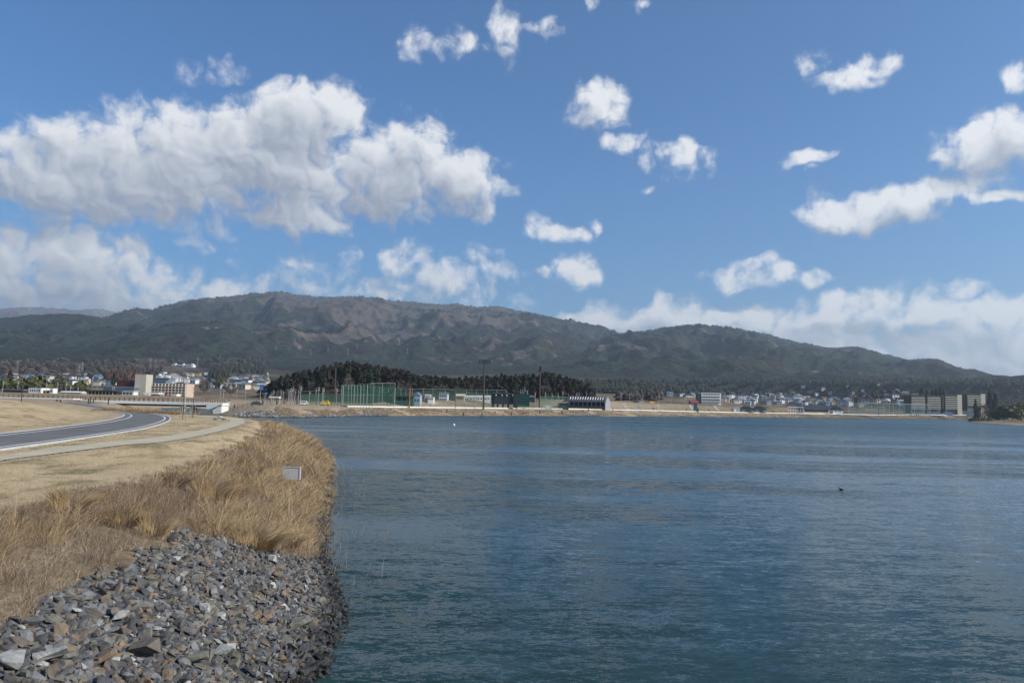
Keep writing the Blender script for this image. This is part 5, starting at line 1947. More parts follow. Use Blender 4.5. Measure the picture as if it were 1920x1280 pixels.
MB().add([(b.w + 0.3, -0.06, b.h + 0.3), (b.w + 3.1, -0.06, b.h + 0.3), (b.w + 1.7, -0.06, b.h + rise), (b.w + 0.3, -0.34, b.h + 0.3), (b.w + 3.1, -0.34, b.h + 0.3), (b.w + 1.7, -0.34, b.h + rise)],
         [(0, 1, 2), (5, 4, 3), (0, 2, 5, 3), (1, 4, 5, 2), (0, 3, 4, 1)]).build('screen_gable', M['white'], b.o)
b2_ = Bld('pavilion_annex', 'low black lean-to at the left end of the pavilion', 1049, 1066, 754.5, 768, 427, depth=8)
b2_.box('wall', 'charcoal', 0, 0, 0, b2_.w, b2_.d, b2_.h - 0.3)
MB().add([(-1.2, -0.5, b2_.h - 2.2), (b2_.w, -0.5, b2_.h), (b2_.w, b2_.d, b2_.h + 0.2), (-1.2, b2_.d, b2_.h - 2.0), (-1.2, -0.5, b2_.h - 2.0), (b2_.w, -0.5, b2_.h + 0.25)],
         [(4, 5, 2, 3), (0, 1, 5, 4), (1, 2, 5), (0, 4, 3)]).build('roof', M['black_roof'], b2_.o)
b = Bld('container', 'white container box on the grass left of the pavilion', 1019.5, 1033, 759.6, 766, 408, depth=2.6, cat='container')
b.body('white')
b.box('roof', 'pale_concrete', -0.05, -0.05, b.h, b.w + 0.1, b.d + 0.1, 0.12)
b.box('door', 'grey_wall', b.w * 0.1, -0.04, b.h - 1.5, b.w * 0.2, 0.05, 1.3)
b = Bld('house', 'pale blue gabled house right of the orange post', 775, 787.5, 741, 752, 380, cat='house', depth=8)
b.body('blue_wall')
b.gable_roof('blue_roof', 1.5, 0.25, 'y')
b.windows(2, 1, b.h - 3.0, b.h - 1.6, fill=0.35, tall=0.9)
b = Bld('house', 'yellowish gabled hut right of the pale blue house', 796, 806, 742, 750, 400, cat='house', depth=7)
b.body('cream')
b.gable_roof('steel', 0.9, 0.2)
b.windows(2, 1, b.h - 2.2, b.h - 0.8, fill=0.4)
b = Bld('house', 'white two storey house with dark windows behind the ball field net', 823, 839, 738.5, 750, 420, cat='house', depth=8)
b.body('white')
b.gable_roof('grey_roof', 1.0, 0.3)
b.windows(4, 2, b.h - 3.6, b.h - 0.3, fill=0.6)
b = Bld('shed', 'low white shed in front of the two storey house', 802, 813, 744.5, 750, 398, depth=5)
b.body('white')
b.slab_roof('steel', 0.2, 0.2)
b.windows(3, 1, b.h - 1.4, b.h - 0.4)
b = Bld('house', 'tan house with a brown roof left of the row of white cabins', 855, 870, 742, 750, 425, cat='house', depth=8)
b.body('tan_wall')
b.gable_roof('cream', 1.1, 0.4)
b.windows(4, 1, b.h - 2.0, b.h - 0.6)
for i, (p0, p1) in enumerate(((871, 879), (880, 892), (893, 906), (907, 919))):
    b = Bld('cabin', ('first', 'second', 'third', 'last')[i] + ' white cabin from the left in the row behind the net', p0, p1, 743.8, 751, 440, depth=5, group='row of white cabins')
    b.body('white')
    b.gable_roof('pale_concrete', 0.7, 0.25)
    b.windows(2, 1, b.h - 1.7, b.h - 0.5, fill=0.4)
b = Bld('changing_hut', 'dark hut between the two right floodlight masts', 993, 1003, 744, 752, 470, depth=6)
b.body('dark_steel')
b.gable_roof('grey_roof', 0.8, 0.3)
b.windows(2, 1, b.h - 1.6, b.h - 0.5)
b = Bld('bus_shelter', 'long flat roofed concrete shelter near the blue road signs', 503.5, 523, 743, 748, 340, depth=3)
b.box('roof', 'pale_concrete', 0, 0, b.h - 0.6, b.w, b.d, 0.6)
for xk in (0.05, 0.5, 0.92):
    b.box('column', 'concrete', b.w * xk, 1.2, 0, 0.3, 0.3, b.h - 0.6)
b = Bld('dugout', 'long green roofed dugout with dark red wall inside the net cage', 690, 737, 741, 753, 378, depth=6)
b.body('maroon', inset=0.2)
b.box('roof', 'green_steel', -0.3, -0.8, b.h - 0.2, b.w + 0.6, b.d + 1.2, 0.4)
for k in range(6):
    b.box('column', 'green_steel', b.w * k / 5.2, -0.5, 0, 0.3, 0.3, b.h - 0.2)

b = Bld('dugout', 'long dark green dugout right of the net cage behind the orange post', 741, 775, 742, 753, 372, depth=5)
b.body('green_steel', inset=0.2)
b.box('roof', 'net_roof' if 'net_roof' in M else 'green_steel', -0.3, -0.8, b.h - 0.2, b.w + 0.6, b.d + 1.2, 0.35)
b.windows(3, 1, b.h - 2.4, b.h - 0.6, fill=0.5, tall=0.8, mat='rubber')
# right hand shore
b = Bld('school', 'white three storey school with long balconies on the right plain', 1315, 1352, 737.8, 753, 720, depth=12)
b.body('white')
b.box('end_wall', 'grey_roof', -2.4, 0.5, 0, 2.4, b.d - 1, b.h)
b.slab_roof('white', 0.7, 0.4)
zl, fl = b.h - b.vis, b.vis / 3
for j in range(3):
    b.box('balcony', 'white' if j else 'cream', 0, -1.2, zl + fl * j, b.w, 1.18, fl * 0.35)
b.windows(11, 3, zl + fl * 0.25, b.h + fl * 0.2, fill=0.62, tall=0.5)
b = Bld('gym', 'low hall with a dull red metal roof left of the white school', 1296, 1309.5, 754.5, 759, 650, depth=9)
b.body('grey_wall')
b.gable_roof('red_roof', 1.9, 0.4)
b.windows(4, 1, b.h - 1.5, b.h - 0.3)
for (p0, p1, pt, lab) in ((1391, 1413, 767.5, 'small pavilion under a pointed dark roof, left of two'), (1417, 1436, 767.5, 'small pavilion under a pointed dark roof, right of two')):
    b = Bld('pavilion', lab, p0, p1, pt, 772.5, 560, depth=9)
    b.body('grey_wall')
    b.gable_roof('black_roof', 2.6, 1.0, 'y')
    b.box('window', 'glass', b.w * 0.3, -0.06, b.h - 1.6, b.w * 0.4, 0.1, 1.1)
b = Bld('equipment_tower', 'square dark green equipment box on the right far shore', 1302, 1307.5, 757.5, 771.5, 515, depth=2.2)
b.body('green_steel')
b.box('roof', 'dark_steel', -0.1, -0.1, b.h, b.w + 0.2, b.d + 0.2, 0.15)
b.box('side_cabinet', 'dark_steel', b.w + 0.02, 0.2, 0, b.w * 0.45, 1.6, b.h - b.vis * 0.5)
b = Bld('shed', 'pair of pale blue grey store sheds left of the pointed roofs', 1374, 1388, 766, 772, 560, depth=3)
b.body('blue_wall')
b.slab_roof('white', 0.25, 0.2)
b.box('door', 'white', b.w * 0.15, -0.05, b.h - 2.0, b.w * 0.3, 0.05, 1.7)
b = Bld('notice_board', 'grey blank notice board standing on the right far shore', 1194.5, 1201, 761.5, 768.5, 478, cat='sign', depth=0.25)
b.box('panel', 'grey_wall', 0, 0, b.h - b.vis, b.w, 0.2, b.vis)
b.box('post', 'steel', b.w * 0.1, 0.22, 0, 0.12, 0.12, b.h - b.vis * 0.3)
b.box('post', 'steel', b.w * 0.85, 0.22, 0, 0.12, 0.12, b.h - b.vis * 0.3)
b = Bld('shelter', 'open white framed shelter left of the long black roof', 1478, 1506, 762.5, 772, 600, depth=6)
b.box('roof', 'white', -0.3, -0.3, b.h - 0.5, b.w + 0.6, b.d + 0.6, 0.5)
cm = MB().box((0, 0, 0), (0.28, 0.28, b.h - 0.5)).mesh('column', M['white'])
for i in range(7):
    link('column', cm, b.o, (b.w * i / 6, 0.3, (b.h - 0.5) / 2))
b = Bld('long_hall', 'long low hall with a wide black roof beside the white gabled house', 1506, 1556, 767.0, 774, 622, depth=12)
b.body('cream')
b.gable_roof('black_roof', 3.0, 0.9)
b.windows(14, 1, b.h - 2.2, b.h - 0.4, fill=0.85, tall=0.9, mat='charcoal')
b = Bld('house', 'white gabled house at the right end of the long black roof', 1562, 1580.5, 768.5, 775, 628, cat='house', depth=9)
b.body('white')
b.gable_roof('black_roof', 2.8, 0.5, 'y')
b.windows(2, 1, b.h - 1.8, b.h - 0.7, fill=0.25)
b = Bld('bell_tower', 'square pinkish tower with a pale green roof on the right hillside', 1680, 1687, 731.5, 744, 1150, depth=5.5)
b.body('pink_wall')
b.hip_roof('blue_wall', 2.2, 0.3, 0.45)
b.windows(1, 1, b.h - 3, b.h - 1, fill=0.5)
for (p0, p1, pt, lab) in ((1660, 1676, 738.5, 'long grey school wing left of the pinkish tower'), (1702, 1722, 738, 'grey flat roofed building right of the pinkish tower'), (1692, 1703, 734.5, 'white roofed hall just right of the pinkish tower')):
    b = Bld('school_wing', lab, p0, p1, pt, 746, 1120, depth=9)
    b.body('grey_wall')
    b.slab_roof('white' if p0 == 1692 else 'steel', 0.5, 0.3)
    b.windows(6, 2, b.h - 5, b.h - 0.6)
APT = [(1708.5, 1734, 743, 'leftmost cream banded apartment block of the row of four', False), (1738.5, 1763, 743, 'second cream banded apartment block from the left', False), (1772, 1794, 741.5, 'third apartment block with a bright bare right end', True), (1813.5, 1838, 740, 'rightmost apartment block standing apart from the other three', True)]
for (p0, p1, pt, lab, end) in APT:
    Y = 900
    b = Bld('apartment_block', lab, p0, p1, pt, 766.5 if p0 < 1800 else 760, Y, depth=13, group='row of apartment blocks')
    b.body('grey_roof')
    b.slab_roof('brown_steel', 1.4, 0.1)
    nf = 7 if p0 < 1800 else 6
    zl = b.h - b.vis
    fl = b.vis / nf
    for j in range(nf):
        b.box('balcony', 'cream', 0, -1.4, zl + fl * j, b.w, 1.38, fl * 0.42)
    wn = MB().box((0, 0, 0), (b.w / 8, 0.1, fl * 0.45)).mesh('window', M['glass'])
    for i in range(6):
        for j in range(nf):
            link('window', wn, b.o, (b.w * (i + 0.5) / 6, -0.05, zl + fl * (j + 0.65)))
    b.box('stair_tower', 'brown_steel', -3.2, 1.5, 0, 3.2, 9, b.h + 0.8)
    if end:
        b.box('end_wall', 'cream', b.w, -1.5, 0, 5.2, b.d, b.h + 1.2)
    elif p0 < 1736:
        b.box('stair_tower', 'brown_steel', b.w + 0.02, 1.5, 0, 2.2, 9, b.h + 0.6)
    if p0 > 1770 and p0 < 1800:
        lm = MB().box((0, 0, 0), (0.7, 0.3, 1.0)).mesh('landing_light', M['cream'])
        for j in range(nf * 2):
            link('landing_light', lm, b.o, (-1.4, 1.3, zl + fl * (j * 0.5 + 0.4)))
b = Bld('water_tank_house', 'slim white tank tower between the last two apartment blocks', 1806, 1809, 750.5, 764, 930, depth=3)
b.body('white')
b.slab_roof('steel', 0.3, 0.2)
b = Bld('warehouse', 'pale shed with a sloping grey roof by the right bridge', 1827, 1850, 771.5, 777, 800, depth=8)
b.body('grey_wall')
b.gable_roof('steel', 1.6, 0.6)
b.box('tower', 'pale_concrete', 0, -0.1, b.h - 0.05, b.w * 0.2, 3, 1.6)
b.windows(6, 1, b.h - 2, b.h - 0.6)
b = Bld('warehouse', 'dull blue grey windowless shed left of the sloping roof', 1803, 1826, 771, 777, 810, depth=8)
b.body('grey_roof')
b.slab_roof('blue_roof', 0.4, 0.2)
b.windows(5, 1, b.h - 2, b.h - 0.5, mat='blue_glass')
b = Bld('tarpaulin_stack', 'low row of stacks under blue tarpaulins behind the nets', 1745, 1788, 773.2, 778, 780, depth=4, cat='stack')
for k in range(9):
    b.box('tarpaulin', 'plaster_tarp', b.w * k / 9, 0.3 * (k % 3), 0, b.w / 9 - 0.3, 3, b.h * (0.75 + 0.25 * ((k * 7) % 4) / 3))
b = Bld('bridge', 'dark flat road bridge at the right border', 1864, 1990, 778.2, 781.5, 780, cat='bridge', depth=9)
b.box('deck', 'dark_steel', 0, 0, b.h - b.vis, b.w, b.d, b.vis)
b.box('parapet', 'concrete', 0, -0.2, b.h, b.w, 0.3, 0.5)
for xk in (0.02, 0.3, 0.6, 0.95):
    b.box('pier', 'concrete', b.w * xk, 2, -2, 1.2, 5, b.h - b.vis + 2)


# ------------------------------------------------------------------ masts, poles, pylons, signs
def floodlight(px, pt, pb, Y, bars, span, lab, rz=0.0):
    p = foot(px, Y)
    Y = p.y
    h = at(px, pt, Y).z - p.z
    o = thing('floodlight_mast', lab, 'floodlight', p, rz, 'floodlight masts of the ball field')
    MB().tube((0, 0, -0.2), (0, 0, h), 0.46, 0.34, 8).build('pole', M['brown_steel'], o)
    for k in range(bars):
        z = h - 0.4 - k * 0.95
        br = MB().box((0, 0, z), (span, 0.22, 0.22)).build('crossarm', M['brown_steel'], o)
        n = max(2, int(span / 1.1))
        lm = MB().box((0, -0.3, 0), (0.62, 0.45, 0.52)).mesh('lamp', M['dark_steel'])
        for i in range(n):
            link('lamp', lm, br, ((i - (n - 1) / 2) * span / n, 0, z + 0.42))
    MB().tube((-0.8, 0, h), (-0.8, 0, h + 3.2), 0.05, 0.03, 4).build('lightning_rod', M['steel'], o)
    return o


floodlight(626.8, 679, 756, 430, 3, 2.6, 'brown floodlight mast seen end-on left of the net cage', 0)
floodlight(738, 691, 762, 520, 3, 4.4, 'shortest floodlight mast with a pale lamp rack over the net cage', 0)
floodlight(906.5, 675, 762, 362, 2, 5.6, 'tallest floodlight mast with a wide two row lamp rack', 0)
floodlight(1011.5, 688, 762, 445, 3, 1.8, 'floodlight mast with a narrow lamp rack left of the pavilion', 0)


def pole_proto():
    o = thing('utility_pole', '', 'pole', (0, -900, -60))
    MB().tube((0, 0, -0.3), (0, 0, 1), 0.17, 0.11, 6).build('pole', M['steel'], o)
    MB().box((0, 0, 0.93), (1.5, 0.12, 0.012)).build('crossarm', M['steel'], o)
    MB().tube((0.35, 0.1, 0.78), (0.35, 0.1, 0.86), 0.2, 0.2, 6).build('transformer', M['steel'], o)
    return proto(o)


upole = pole_proto()
POLES = {
    ('utility poles of the left town', 'pale concrete utility pole in the left town behind the dike'): [(3, 712, 740, 470), (31, 713, 740, 500), (64, 724, 740, 500), (84.5, 715, 741, 460), (105.5, 714, 741, 460), (121.5, 716, 741, 460), (130, 722, 741, 480), (144, 724, 741, 480),
                                                                  (209, 722, 741, 520), (212, 723, 741, 520), (170, 705, 735, 640), (180, 712, 738, 620), (155, 700, 730, 700), (258, 724, 746, 420), (300, 727, 745, 480), (418, 730, 750, 480), (443, 728, 750, 500), (459, 733, 752, 460), (412, 733, 749, 470)],
    ('poles beside the blue road signs', 'slim pale pole standing between the blue road signs and the white van'): [(506, 738, 752, 350), (508.5, 734, 752, 350), (512, 731, 753, 350), (526, 730.5, 753, 350), (530, 732, 753, 350), (540.5, 731, 753, 345), (543, 728, 753, 345), (545.5, 726.5, 753, 345), (548.3, 725, 753, 340), (552, 732, 755, 320), (558.5, 731, 754, 340)],
    ('poles behind the left net fence', 'pale pole behind the low green net left of the cage'): [(562.6, 723.5, 756, 330), (579.5, 732, 756, 360), (591.5, 727, 756, 360), (596.5, 724.5, 756, 360), (603.5, 727, 756, 360), (606, 726, 756, 360), (630.5, 727, 757, 350)],
    ('poles behind the ball field', 'thin pole before the dark grove behind the ball field'): [(1003, 735, 760, 460), (1022, 735, 760, 460), (1034.5, 736, 767, 405), (1046, 737, 760, 460), (1054.5, 733, 760, 465), (1065, 737, 760, 465), (1081, 735, 760, 470), (1085, 735.5, 760, 470), (1099, 734, 760, 480), (975, 730, 758, 440), (979, 729, 758, 440), (983, 725, 758, 440), (988, 731, 758, 440)],
    ('poles of the right plain', 'thin utility pole on top of the brown bank at the right'): [(1124, 740, 768, 500), (1164, 735, 756, 560), (1180.5, 737, 758, 560), (1194, 734.5, 756, 580), (1205, 740, 757, 580), (1235.5, 737, 757, 590), (1258, 735.5, 757, 600), (1285, 744, 758, 620), (1325, 748, 760, 640), (1347, 750, 760, 640), (1355, 748, 760, 640), (1372, 742, 761, 640), (1418, 748, 762, 640), (1445, 750, 764, 660), (1472, 736, 765, 700), (1500, 752, 768, 700), (1591.5, 744, 770, 740), (1596, 740, 770, 740), (1600, 748, 770, 740)],
    ('poles by the right bridge', 'utility pole along the road by the right bridge'): [(1774, 758, 777, 850), (1818, 765, 778, 840), (1844, 760, 778, 830), (1862, 762, 779, 820), (1885, 764, 779, 800), (1905, 763, 779, 800)],
}
for (grp, lab), pts in POLES.items():
    short = ' '.join(lab.split()[:lab.split().index('pole') + 1])
    for (px, pt, pb, Y) in pts:
        p = foot(px, Y)
        h = at(px, pt, p.y).z - p.z
        if h < 3:
            continue
        w = 0.6 + Y / 1500
        dup(upole, p, hq.uniform(-0.6, 0.6), (w, w, h), ('tall ' if h > 14 else 'short ' if h < 8 else '') + short + ' ' + near(px), grp)
# the slanting tall lamp pole over the near bridge
p = foot(345.5, 235)
o = thing('lamp_post', 'tall pale lamp post leaning to the right beside the road bend', 'lamp post', p)
tp = at(352, 700, 235) - p
MB().tube((0, 0, -0.3), tp, 0.14, 0.09, 8).build('pole', M['cream'], o)
MB().tube(tp * 0.86, tp * 0.86 + Vector((1.6, 0, 0.1)), 0.04, 0.04, 4).build('arm', M['steel'], o)
MB().box(tp * 0.86 + Vector((1.8, 0, 0.06)), (0.6, 0.25, 0.14)).build('lamp_head', M['steel'], o)
p = foot(39.5, 190)
o = thing('lamp_post', 'slim dark lamp post behind the crest of the dry mound', 'lamp post', p)
h = at(39.5, 719, 190).z - p.z
MB().tube((0, 0, -0.2), (0, 0, h), 0.11, 0.08, 6).build('pole', M['dark_steel'], o)
MB().box((0, 0, h + 0.1), (0.5, 0.3, 0.2)).build('lamp_head', M['dark_steel'], o)
for i, (px, pt, pb, lab) in enumerate(((106.5, 748.5, 754, 'thick dark bollard post on the mound crest'), (113.5, 749, 753, 'slimmer dark bollard right of the thick one'), (165.5, 747.5, 755, 'left dark gate post at the near bridge'), (169, 748, 755, 'middle dark gate post at the near bridge'),
                                       (174.8, 748, 756, 'right gate post leaning at the near bridge'), (203, 746, 756, 'broad dark post at the start of the bridge railing'))):
    p = at(px, pb, 240)
    z = max(p.z - 0.4, gz(p.x, p.y))
    o = thing('bollard', lab, 'bollard', (p.x, p.y, z), 0, 'dark posts by the near bridge')
    h = at(px, pt, 240).z - z
    MB().tube((0, 0, -0.2), (0, 0, h), 0.17, 0.17, 8).build('post', M['dark_steel'], o)
    MB().tube((0, 0, h), (0, 0, h + 0.08), 0.2, 0.14, 8).build('cap', M['dark_steel'], o)


def pylon_mesh(h):
    m = MB()
    w = h * 0.10
    lev = [0, 0.3, 0.55, 0.75, 0.9, 1.0]
    wid = [1.0, 0.62, 0.38, 0.25, 0.18, 0.05]
    c = [[(sx * w * k, sy * w * k, h * t) for sx, sy in ((-1, -1), (1, -1), (1, 1), (-1, 1))] for t, k in zip(lev, wid)]
    r = h * 0.006
    for a, b in zip(c[:-1], c[1:]):
        for i in range(4):
            m.tube(a[i], b[i], r, r, 4)
            m.tube(a[i], b[(i + 1) % 4], r * 0.6, r * 0.6, 3)
            m.tube(a[(i + 1) % 4], b[i], r * 0.6, r * 0.6, 3)
    return m.mesh('tower', M['steel'])


pp = thing('pylon', '', 'pylon', (0, -900, -60))
link('tower', pylon_mesh(40), pp)
am = MB()
for z, s in ((0.72, 0.16), (0.83, 0.14), (0.94, 0.12)):
    am.tube((-40 * s, 0, 40 * z), (40 * s, 0, 40 * z), 0.25, 0.25, 4)
am.build('crossarms', M['steel'], pp)
proto(pp)
for (px, pt, pb, Y, lab) in ((32.5, 677, 693, 1500, 'pale pylon above the far left houses'), (154, 678, 700, 1400, 'grey pylon above the brown slope at the left'), (148, 684, 704, 1500, 'smaller faint pylon left of the grey one'), (281.5, 671, 693, 1600, 'greenish pylon above the beige stone block'),
                             (291.5, 674, 694, 1650, 'faint pylon just right of the greenish one'), (370, 671, 689, 1800, 'white pylon right of the hillside school'), (412.5, 667, 678, 2300, 'small pylon on the forest edge above the school'), (474.5, 683, 690, 2000, 'tiny white pylon above the cedar belt'),
                             (582, 656, 668, 2600, 'small pylon on the forest slope left of the grove'), (651.5, 658, 671, 2400, 'bright white pylon above the grove crest'), (615, 652, 662, 2700, 'faint pylon left of the bright white one'), (669.5, 651, 661, 2700, 'faint pylon right of the bright white one'),
                             (748.5, 637, 650, 3000, 'upper grey pylon on the mountain flank'), (763.5, 654, 666, 2600, 'lower grey pylon on the mountain flank'), (517, 649, 659, 2700, 'small pylon on the shoulder of the left hill')):
    x, z = at(px, pb, Y).x, None
    p = land_at(px, pb, 900, 5200)
    if p is None:
        continue
    h = (pb - pt) * p.y / FPX
    s = h / 40
    dup(pp, (p.x, p.y, p.z - 0.5), 0.4, (s, s, s), lab, 'pylons below the mountains')

# blue road signs: the words cannot be read at this distance
for (px, p0, p1, pb, w, lab) in ((489, 722, 731.5, 751, 7.5, 'upper blue road sign with white lines beside the grove'), (498, 734.8, 739.5, 752, 6.5, 'lower smaller blue road sign beside the grove')):
    Y = 345
    p = foot(px - 2, Y)
    o = thing('road_sign', lab, 'road sign', p)
    zt, zb = at(px, p0, Y).z - p.z, at(px, p1, Y).z - p.z
    W = w * Y / FPX
    MB().tube((0, 0.1, -0.2), (0, 0.1, zt), 0.10, 0.08, 8).build('post', M['steel'], o)
    MB().box((0.2 + W * 0.15, 0, (zt + zb) / 2), (W, 0.08, zt - zb)).build('panel', M['sign_blue'], o)
    for k, f in enumerate((0.25, 0.62) if w > 7 else (0.4,)):
        MB().box((0.2 + W * 0.15, -0.05, zb + (zt - zb) * f), (W * 0.62, 0.02, 0.16)).build('white_line', M['white'], o)
p = foot(419.5, 262)
o = thing('warning_sign', 'small white sign with a red top at the end of the near bridge', 'sign', p)
h = at(429.5, 750, 262).z - p.z
q = at(429.5, 757, 262)
o.location = (q.x, 262, gz(q.x, 262))
h = at(429.5, 750, 262).z - o.location.z
MB().box((0, 0.05, h / 2), (0.1, 0.06, h)).build('post', M['steel'], o)
MB().box((0, 0, h - 0.7), (0.95, 0.05, 0.7)).build('panel', M['white'], o)
MB().box((0, 0, h - 0.2), (0.95, 0.05, 0.28)).build('red_band', M['red_roof'], o)
# orange post
p = foot(767.5, 325)
o = thing('foul_pole', 'rusty orange post standing right of the net cage', 'post', p)
h = at(767.5, 728.5, 325).z - p.z
MB().tube((0, 0, -0.2), (0, 0, h), 0.26, 0.26, 8).build('post', M['orange'], o)
MB().tube((0, 0, -0.2), (0, 0, 0.5), 0.36, 0.33, 8).build('sleeve', M['orange'], o)
# dark shore lamp posts
for (px, pt, Y, lab) in ((853.5, 729, 330, 'dark post with net wires right of the yellow hut'), (969, 737.5, 372, 'thin dark post at the left edge of the green ribbed screen'), (732, 734, 318, 'black lamp post in front of the net cage, right of two'), (727, 736, 318, 'black lamp post in front of the net cage, left of two'), (1647, 743, 690, 'dark lamp column in front of the teal nets')):
    p = foot(px, Y)
    h = at(px, pt, p.y).z - p.z
    o = thing('lamp_post', lab, 'lamp post', p)
    MB().tube((0, 0, -0.2), (0, 0, h), 0.13, 0.1, 6).build('pole', M['dark_steel'], o)
    MB().box((0.3, 0, h - 0.1), (0.9, 0.25, 0.18)).build('lamp_head', M['dark_steel'], o)


# ------------------------------------------------------------------ nets
def net_fence(name, lab, Y0, Y1, cols, pt0, pt1, net, post_mat='steel', posts=True, r=0.075, rails=1):
    """vertical net hung between posts; cols = photo columns of the posts, pt0/pt1 = top at each end"""
    n = len(cols)
    base = foot(cols[0], Y0)
    o = thing(name, lab, 'fence', base)
    pts = []
    for i, px in enumerate(cols):
        f = (px - cols[0]) / (cols[-1] - cols[0])
        Y = max(Y0 + (Y1 - Y0) * f, behind_shore(px, 15))
        g = foot(px, Y)
        t = at(px, pt0 + (pt1 - pt0) * f, Y)
        pts.append((g - base, Vector((g.x, g.y, t.z)) - base))
    if posts:
        for a, t in pts:
            MB().tube(a - Vector((0, 0, 0.2)), t, r, r, 6).build('post', M[post_mat], o)
    for (a, t), (c, u) in zip(pts[:-1], pts[1:]):
        MB().quad(a + Vector((0, 0.12, 0.1)), c + Vector((0, 0.12, 0.1)), u + Vector((0, 0.12, 0)), t + Vector((0, 0.12, 0))).build('net', M[net], o)
    for k in range(rails):
        m = MB()
        for (a, t), (c, u) in zip(pts[:-1], pts[1:]):
            m.tube(a.lerp(t, 1 - 0.5 * k), c.lerp(u, 1 - 0.5 * k), r * 0.7, r * 0.7, 4)
        m.build('rail', M[post_mat], o)
    return o


net_fence('net_fence', 'low green net fence behind the white van and yellow truck', 330, 335, [562, 572, 582, 592, 602, 612, 622, 632, 639], 739, 740.5, 'net', 'green_steel', rails=2)
net_fence('net_cage', 'left end wall of the green net cage', 348, 325, [639.2, 643], 721, 722, 'net')
net_fence('net_cage', 'nearer long front of the green net cage with many white posts', 325, 325, [642, 652, 658, 663, 669, 675, 681, 687.5, 694, 700], 722.5, 719, 'net', rails=2)
net_fence('net_cage', 'taller right part of the green net cage', 325, 332, [694, 716, 739.5], 718, 718, 'dark_net', rails=1)
net_fence('net_cage', 'far back net of the cage seen through the front', 352, 352, [640, 652, 664, 676, 688, 698, 710, 727, 740], 721.5, 727, 'net', 'steel')
net_fence('ball_field_fence', 'long tall net fence on thin posts behind the far shore walkway', 400, 420, [740, 751, 760, 772, 793, 811, 834, 854, 874, 893, 913, 931, 949.5], 728, 731, 'dark_net', 'steel', rails=1)
net_fence('ball_field_fence', 'green net fence between the ribbed screen and the pavilion', 455, 470, [1013, 1025, 1037, 1049, 1061, 1073, 1085], 743, 744, 'net', 'steel')
net_fence('net_fence', 'knee high dark green mesh fence along the field below the tall net', 358, 420, list(range(775, 1066, 16)), 756, 760, 'dark_net', 'green_steel', r=0.05)
net_fence('net_fence', 'dark green mesh fence running along the brown bank at the right', 470, 640, list(range(1150, 1480, 15)), 765, 770, 'dark_net', 'dark_steel', r=0.05)
b = Bld('net_screen', 'ribbed dark green screen beside the black scoreboard', 970, 992, 738, 762, 386, cat='screen', depth=0.4)
b.box('panel', 'green_steel', 0, 0, b.h - b.vis, b.w, 0.3, b.vis)
for k in range(9):
    b.box('rib', 'green_steel', b.w * k / 8 - 0.1, -0.2, b.h - b.vis, 0.22, 0.19, b.vis)
for k in range(6):
    b.box('cross_rib', 'green_steel', 0.12, -0.12, b.h - b.vis * (k + 0.5) / 6, b.w - 0.2, 0.11, 0.14)
for (c0, lab, Y) in (([1624, 1634, 1644, 1656], 'leftmost pale teal net frame of the right sports ground', 720), ([1656, 1667, 1675, 1686], 'second pale teal net frame from the left', 735), ([1686, 1696, 1708, 1714, 1722], 'third pale teal net frame in front of the first apartment block', 750), ([1722, 1732, 1744], 'last pale teal net frame in front of the second apartment block', 765)):
    net_fence('net_enclosure', lab, Y, Y + 10, c0, 755.5 + (c0[0] - 1624) * 0.022, 755.5 + (c0[-1] - 1624) * 0.022, 'teal_net', 'steel', r=0.22)
net_fence('net_fence', 'bare post and net line left of the teal frames', 690, 700, [1590, 1601, 1611, 1622], 757, 757, 'teal_net', 'steel', r=0.15)
# stairs on the brown bank
for i, px in enumerate((1175, 1237, 1297, 1343, 1460)):
    pa, pb_ = None, None
    Y = 500 + i * 22
    a = land_at(px + 4, 768.5 + i * 0.6, 430, 720)
    c = land_at(px - 4, 758.5 + i * 1.0, 430, 760)
    if a is None or c is None:
        continue
    st = thing('bank_stairs', ('first', 'second', 'third', 'fourth', 'fifth')[i] + ' pale concrete stair from the left on the brown bank', 'stairs', a, 0, 'stairs on the brown bank')
    dv = Vector(c) - Vector(a)
    sm = MB().box((0, 0, 0), (1.6, 0.9, 0.5)).mesh('step', M['pale_concrete'])
    for k in range(12):
        q = dv * (k / 11)
        link('step', sm, st, (q.x, q.y, gz(a.x + q.x, a.y + q.y) - a.z + 0.05))


# ------------------------------------------------------------------ vehicles
def car(name, lab, cat, px, Y, rz, prof, glass, w, mat, wheels, group=None, sc=1.0, extra=None):
    p = foot(px, Y)
    o = thing(name, lab, cat, p, rz, group)
    o.scale = (sc, sc, sc)
    MB().prism(prof, -w / 2, w / 2).build('body', M[mat], o)
    for gq_ in glass:
        MB().prism(gq_, -w / 2 - 0.02, w / 2 + 0.02).build('window', M['glass'], o)
    tyre = MB().tube((0, -0.1, 0), (0, 0.1, 0), 0.29, 0.29, 12).mesh('wheel', M['rubber'])
    rim = MB().tube((0, -0.115, 0), (0, 0.115, 0), 0.16, 0.16, 10).mesh('rim', M['steel'])
    for wx in wheels:
        for sy in (-1, 1):
            wh = link('wheel', tyre, o, (wx, sy * (w / 2 - 0.08), 0.29))
            link('rim', rim, wh)
    return o


